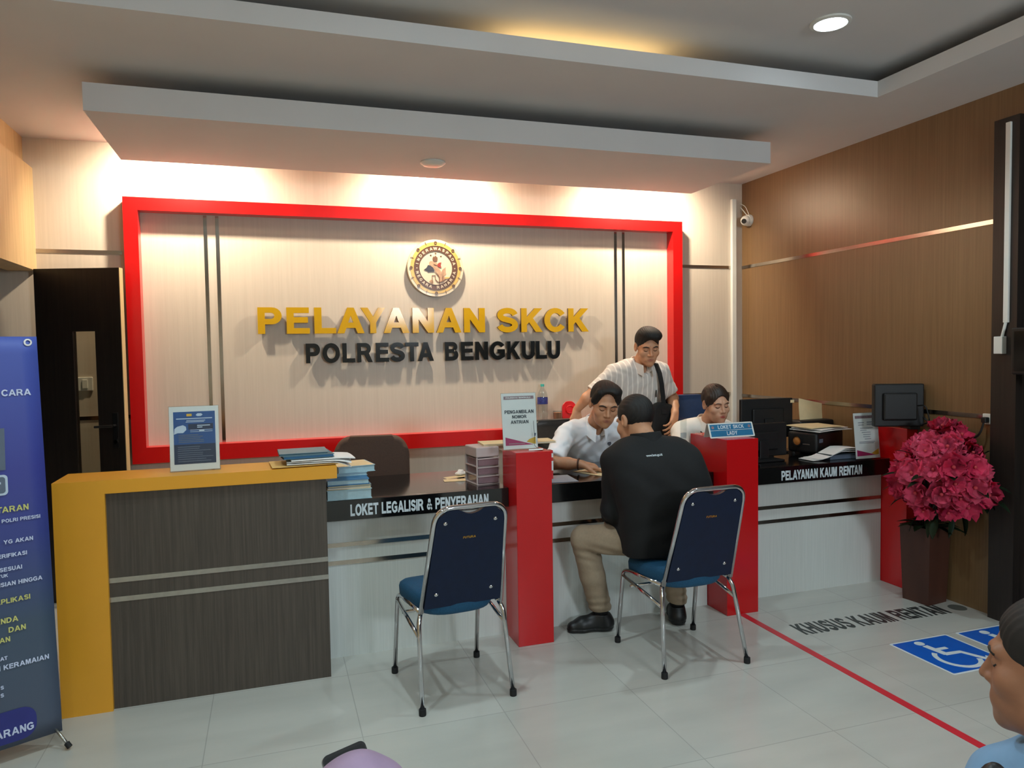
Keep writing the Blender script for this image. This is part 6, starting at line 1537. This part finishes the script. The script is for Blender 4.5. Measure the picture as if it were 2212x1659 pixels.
# ----------------------------------------------------------------- head and shoulders at the edge of the picture
H = Head((1.356, 0.948, 0.945), -156, 4, 6, 1.05)
nb = v3(1.405, 0.850, 0.790); shR, shL = v3(1.27, 0.98, 0.765), v3(1.43, 0.66, 0.745)
shA = v3(1.34, 1.02, 0.690); elA, wrA = v3(1.22, 1.06, 0.52), v3(1.06, 0.98, 0.50)
shB = v3(1.48, 0.66, 0.690); elB, wrB = v3(1.35, 0.60, 0.50), v3(1.14, 0.72, 0.50)
hA = hand(wrA, (-0.9, -0.1, -0.05), (0, 0, 1), -1, curl=(18, 22, 24, 26)); hB = hand(wrB, (-0.9, 0.2, -0.05), (0, 0, 1), 1, curl=(18, 22, 24, 26))
arms = [[C(shA, elA, 0.046, 0.04), C(elA, wrA, 0.038, 0.027)] + hA, [C(shB, elB, 0.046, 0.04), C(elB, wrB, 0.038, 0.027)] + hB]
core = [C(shA, shB, 0.05, 0.05), C(nb, (1.52, 0.80, 0.45), 0.06, 0.07)]
P = person('dark haired person in a light blue shirt cut off by the picture edge, head bowed', H, [nb], arms, 'skin_dark', neck=(H.w((0, -0.03, -0.05)), nb, 0.058, 0.064), core=core)
hair_mesh(H, P, 'hair', 'short_back'); face_bits(H, P)
side = (shB - shA) / np.linalg.norm(shB - shA)
def shirt(p):
    lv = [(v3(1.56, 0.80, 0.44), 0.10, 0.115), (v3(1.50, 0.82, 0.60), 0.10, 0.115), (v3(1.425, 0.845, 0.69), 0.12, 0.085), (v3(1.41, 0.85, 0.735), 0.10, 0.060)]
    d = torso_levels(lv, side, p, 0.05)
    for s_, e_ in ((shA, elA), (shB, elB)):
        d = smin(d, smax(capd(p, s_, e_, 0.062, 0.060), half(p, e_ + (s_ - e_) * 0.15, e_ - s_), 0.006), 0.03); d = smin(d, capd(p, s_, nb, 0.058, 0.05), 0.05)
    d = smax(d, -capd(p, nb + v3(-0.01, 0, 0.01), nb + v3(-0.08, 0.04, 0.12), 0.052, 0.068), 0.008)
    return d + wrinkle(p, 0.003, 36, 0.3)
put('shirt', shirt, [shA, shB, elA, elB, (1.56, 0.8, 0.36), nb], 0.14, 0.007, 'blue_shirt', P)
def trousers5(p):
    d = capd(p, (1.56, 0.72, 0.47), (1.56, 0.90, 0.47), 0.10, 0.10)
    for s in (-1, 1): d = smin(d, limb_chain(p, [(1.54, 0.81 + s * .09, .47), (1.14, 0.86 + s * .12, .44), (1.17, 0.86 + s * .12, .08)], (0.088, 0.064, 0.05)), 0.03)
    return smax(d, half(p, (0, 0, 0.08), (0, 0, -1)), 0.01)
put('trousers', trousers5, [(1.6, 0.7, .5), (1.1, 1.0, .08)], 0.12, 0.010, 'jeans', P)
for s in (-1, 1): shoe(P, (1.20, 0.86 + s * .12, 0.0), (0.95, 0.88 + s * .13, 0.0))
bm = bmesh.new(); bmesh.ops.create_uvsphere(bm, u_segments=28, v_segments=18, radius=1.0, matrix=Matrix.Diagonal((0.048, 0.05, 0.165, 1)))
for v in bm.verts: v.co.z = max(v.co.z, -0.145)
o = finish('hand_bag', bm, 'black_leather', None, smooth='all', loc=(1.145, 0.895, 0.675)); tag(o, 'rounded black bag in front of the light blue shirt at the picture edge', 'bag')

# ----------------------------------------------------------------- person in the lilac headscarf with a phone
H = Head((0.096, 0.985, 0.868), 160, 28, 0, 0.97, female=True)
nb = v3(0.085, 0.905, 0.760); shL, shR = v3(-0.08, 0.90, 0.67), v3(0.25, 0.88, 0.67)
ph = v3(0.062, 1.285, 0.792)
elL, wrL = v3(-0.12, 1.02, 0.50), v3(-0.02, 1.19, 0.64); elR, wrR = v3(0.30, 1.00, 0.50), v3(0.15, 1.18, 0.63)
hL = hand(wrL, (0.45, 0.55, 0.60), (-0.7, 0.5, -0.3), -1, curl=(28, 32, 36, 40), sc=0.88); hR = hand(wrR, (-0.45, 0.55, 0.60), (0.7, 0.5, -0.3), 1, curl=(28, 32, 36, 40), sc=0.88)
arms = [[C(shL, elL, 0.04, 0.036), C(elL, wrL, 0.035, 0.023)] + hL, [C(shR, elR, 0.04, 0.036), C(elR, wrR, 0.035, 0.023)] + hR]
core = [C(shR, shL, 0.045, 0.045), C(nb, (0.07, 0.78, 0.45), 0.055, 0.06)]
P = person('person in a lilac headscarf bending over a phone at the bottom edge of the picture', H, [nb], arms, 'skin', neck=(H.w((0, -0.026, -0.05)), nb, 0.048, 0.052), core=core); face_bits(H, P)
def scarf(p):
    q = H.loc(p)
    d = elld(q, (0, -0.016, 0.022), (0.089, 0.110, 0.106)); d = smin(d, elld(q, (0, 0.005, -0.06), (0.078, 0.085, 0.07)), 0.05)
    d = smin(d, elld(q, (0, -0.06, 0.05), (0.05, 0.06, 0.075)), 0.04)
    d = smin(d, capd(p, nb + v3(0, 0, 0.02), nb + v3(0, 0.0, -0.04), 0.085, 0.14), 0.06); d = smin(d, capd(p, shL, shR, 0.062, 0.062), 0.05)
    d = smax(d, -elld(q, (0, 0.115, -0.022), (0.056, 0.07, 0.078)), 0.01)
    return d + wrinkle(p, 0.002, 60, 0.8)
put('headscarf', scarf, [shL, shR, H.w((0, 0, 0.13)), H.w((0, 0.1, -0.1))], 0.12, 0.005, 'lilac_cloth', P)
def gown(p):
    side = v3(1, 0, 0)
    d = torso_levels([(v3(0.07, 0.76, 0.42), 0.09, 0.115), (v3(0.075, 0.80, 0.58), 0.085, 0.11), (v3(0.082, 0.88, 0.69), 0.10, 0.075)], side, p, 0.05)
    for s_, e_, w_ in ((shL, elL, wrL), (shR, elR, wrR)): d = smin(d, smax(limb_chain(p, [s_, e_, w_], (0.055, 0.05, 0.04)), half(p, w_ * .9 + e_ * .1, w_ - e_), 0.006), 0.03)
    for s in (-1, 1): d = smin(d, limb_chain(p, [(0.07 + s * .08, 0.78, .45), (0.08 + s * .10, 1.17, .44), (0.08 + s * .10, 1.15, .08)], (0.088, 0.066, 0.06)), 0.04)
    return smax(d, half(p, (0, 0, 0.08), (0, 0, -1)), 0.01)
put('gown', gown, [(-0.1, 0.7, .08), (0.3, 1.2, .7), elL, elR, wrL, wrR], 0.12, 0.008, 'lilac_cloth', P)
for s in (-1, 1): shoe(P, (0.08 + s * .10, 1.11, 0.0), (0.08 + s * .11, 1.34, 0.0))
t = thing('mobile_phone', 'black mobile phone with a bright reflection on its screen held in front of the lilac headscarf', 'phone', (0.118, 1.220, 0.806), R(24))
Mp = Matrix.Rotation(R(52), 4, 'X') @ Matrix.Rotation(R(-8), 4, 'Y')
bm = bmesh.new(); prism(bm, rounded_rect(0.078, 0.160, 0.010, x0=-0.039, y0=-0.08), -0.004, 0.004, plane='xy'); bmesh.ops.transform(bm, matrix=Mp, verts=bm.verts); finish('phone_body', bm, 'black_gloss', t)
bm = bmesh.new(); prism(bm, rounded_rect(0.072, 0.150, 0.007, x0=-0.036, y0=-0.075), 0.0041, 0.0046, plane='xy'); bmesh.ops.transform(bm, matrix=Mp, verts=bm.verts); finish('screen', bm, 'dark_screen', t)
bm = bmesh.new(); prism(bm, [(-0.030, 0.052), (-0.004, 0.052), (-0.004, 0.060), (-0.030, 0.060)], 0.0047, 0.005, plane='xy'); bmesh.ops.transform(bm, matrix=Mp, verts=bm.verts); finish('screen_reflection', bm, plain('reflection_glow', (190, 220, 240), 0.4, emit=0.8).name, t)  # bright reflection on the glass, put in as a glowing patch
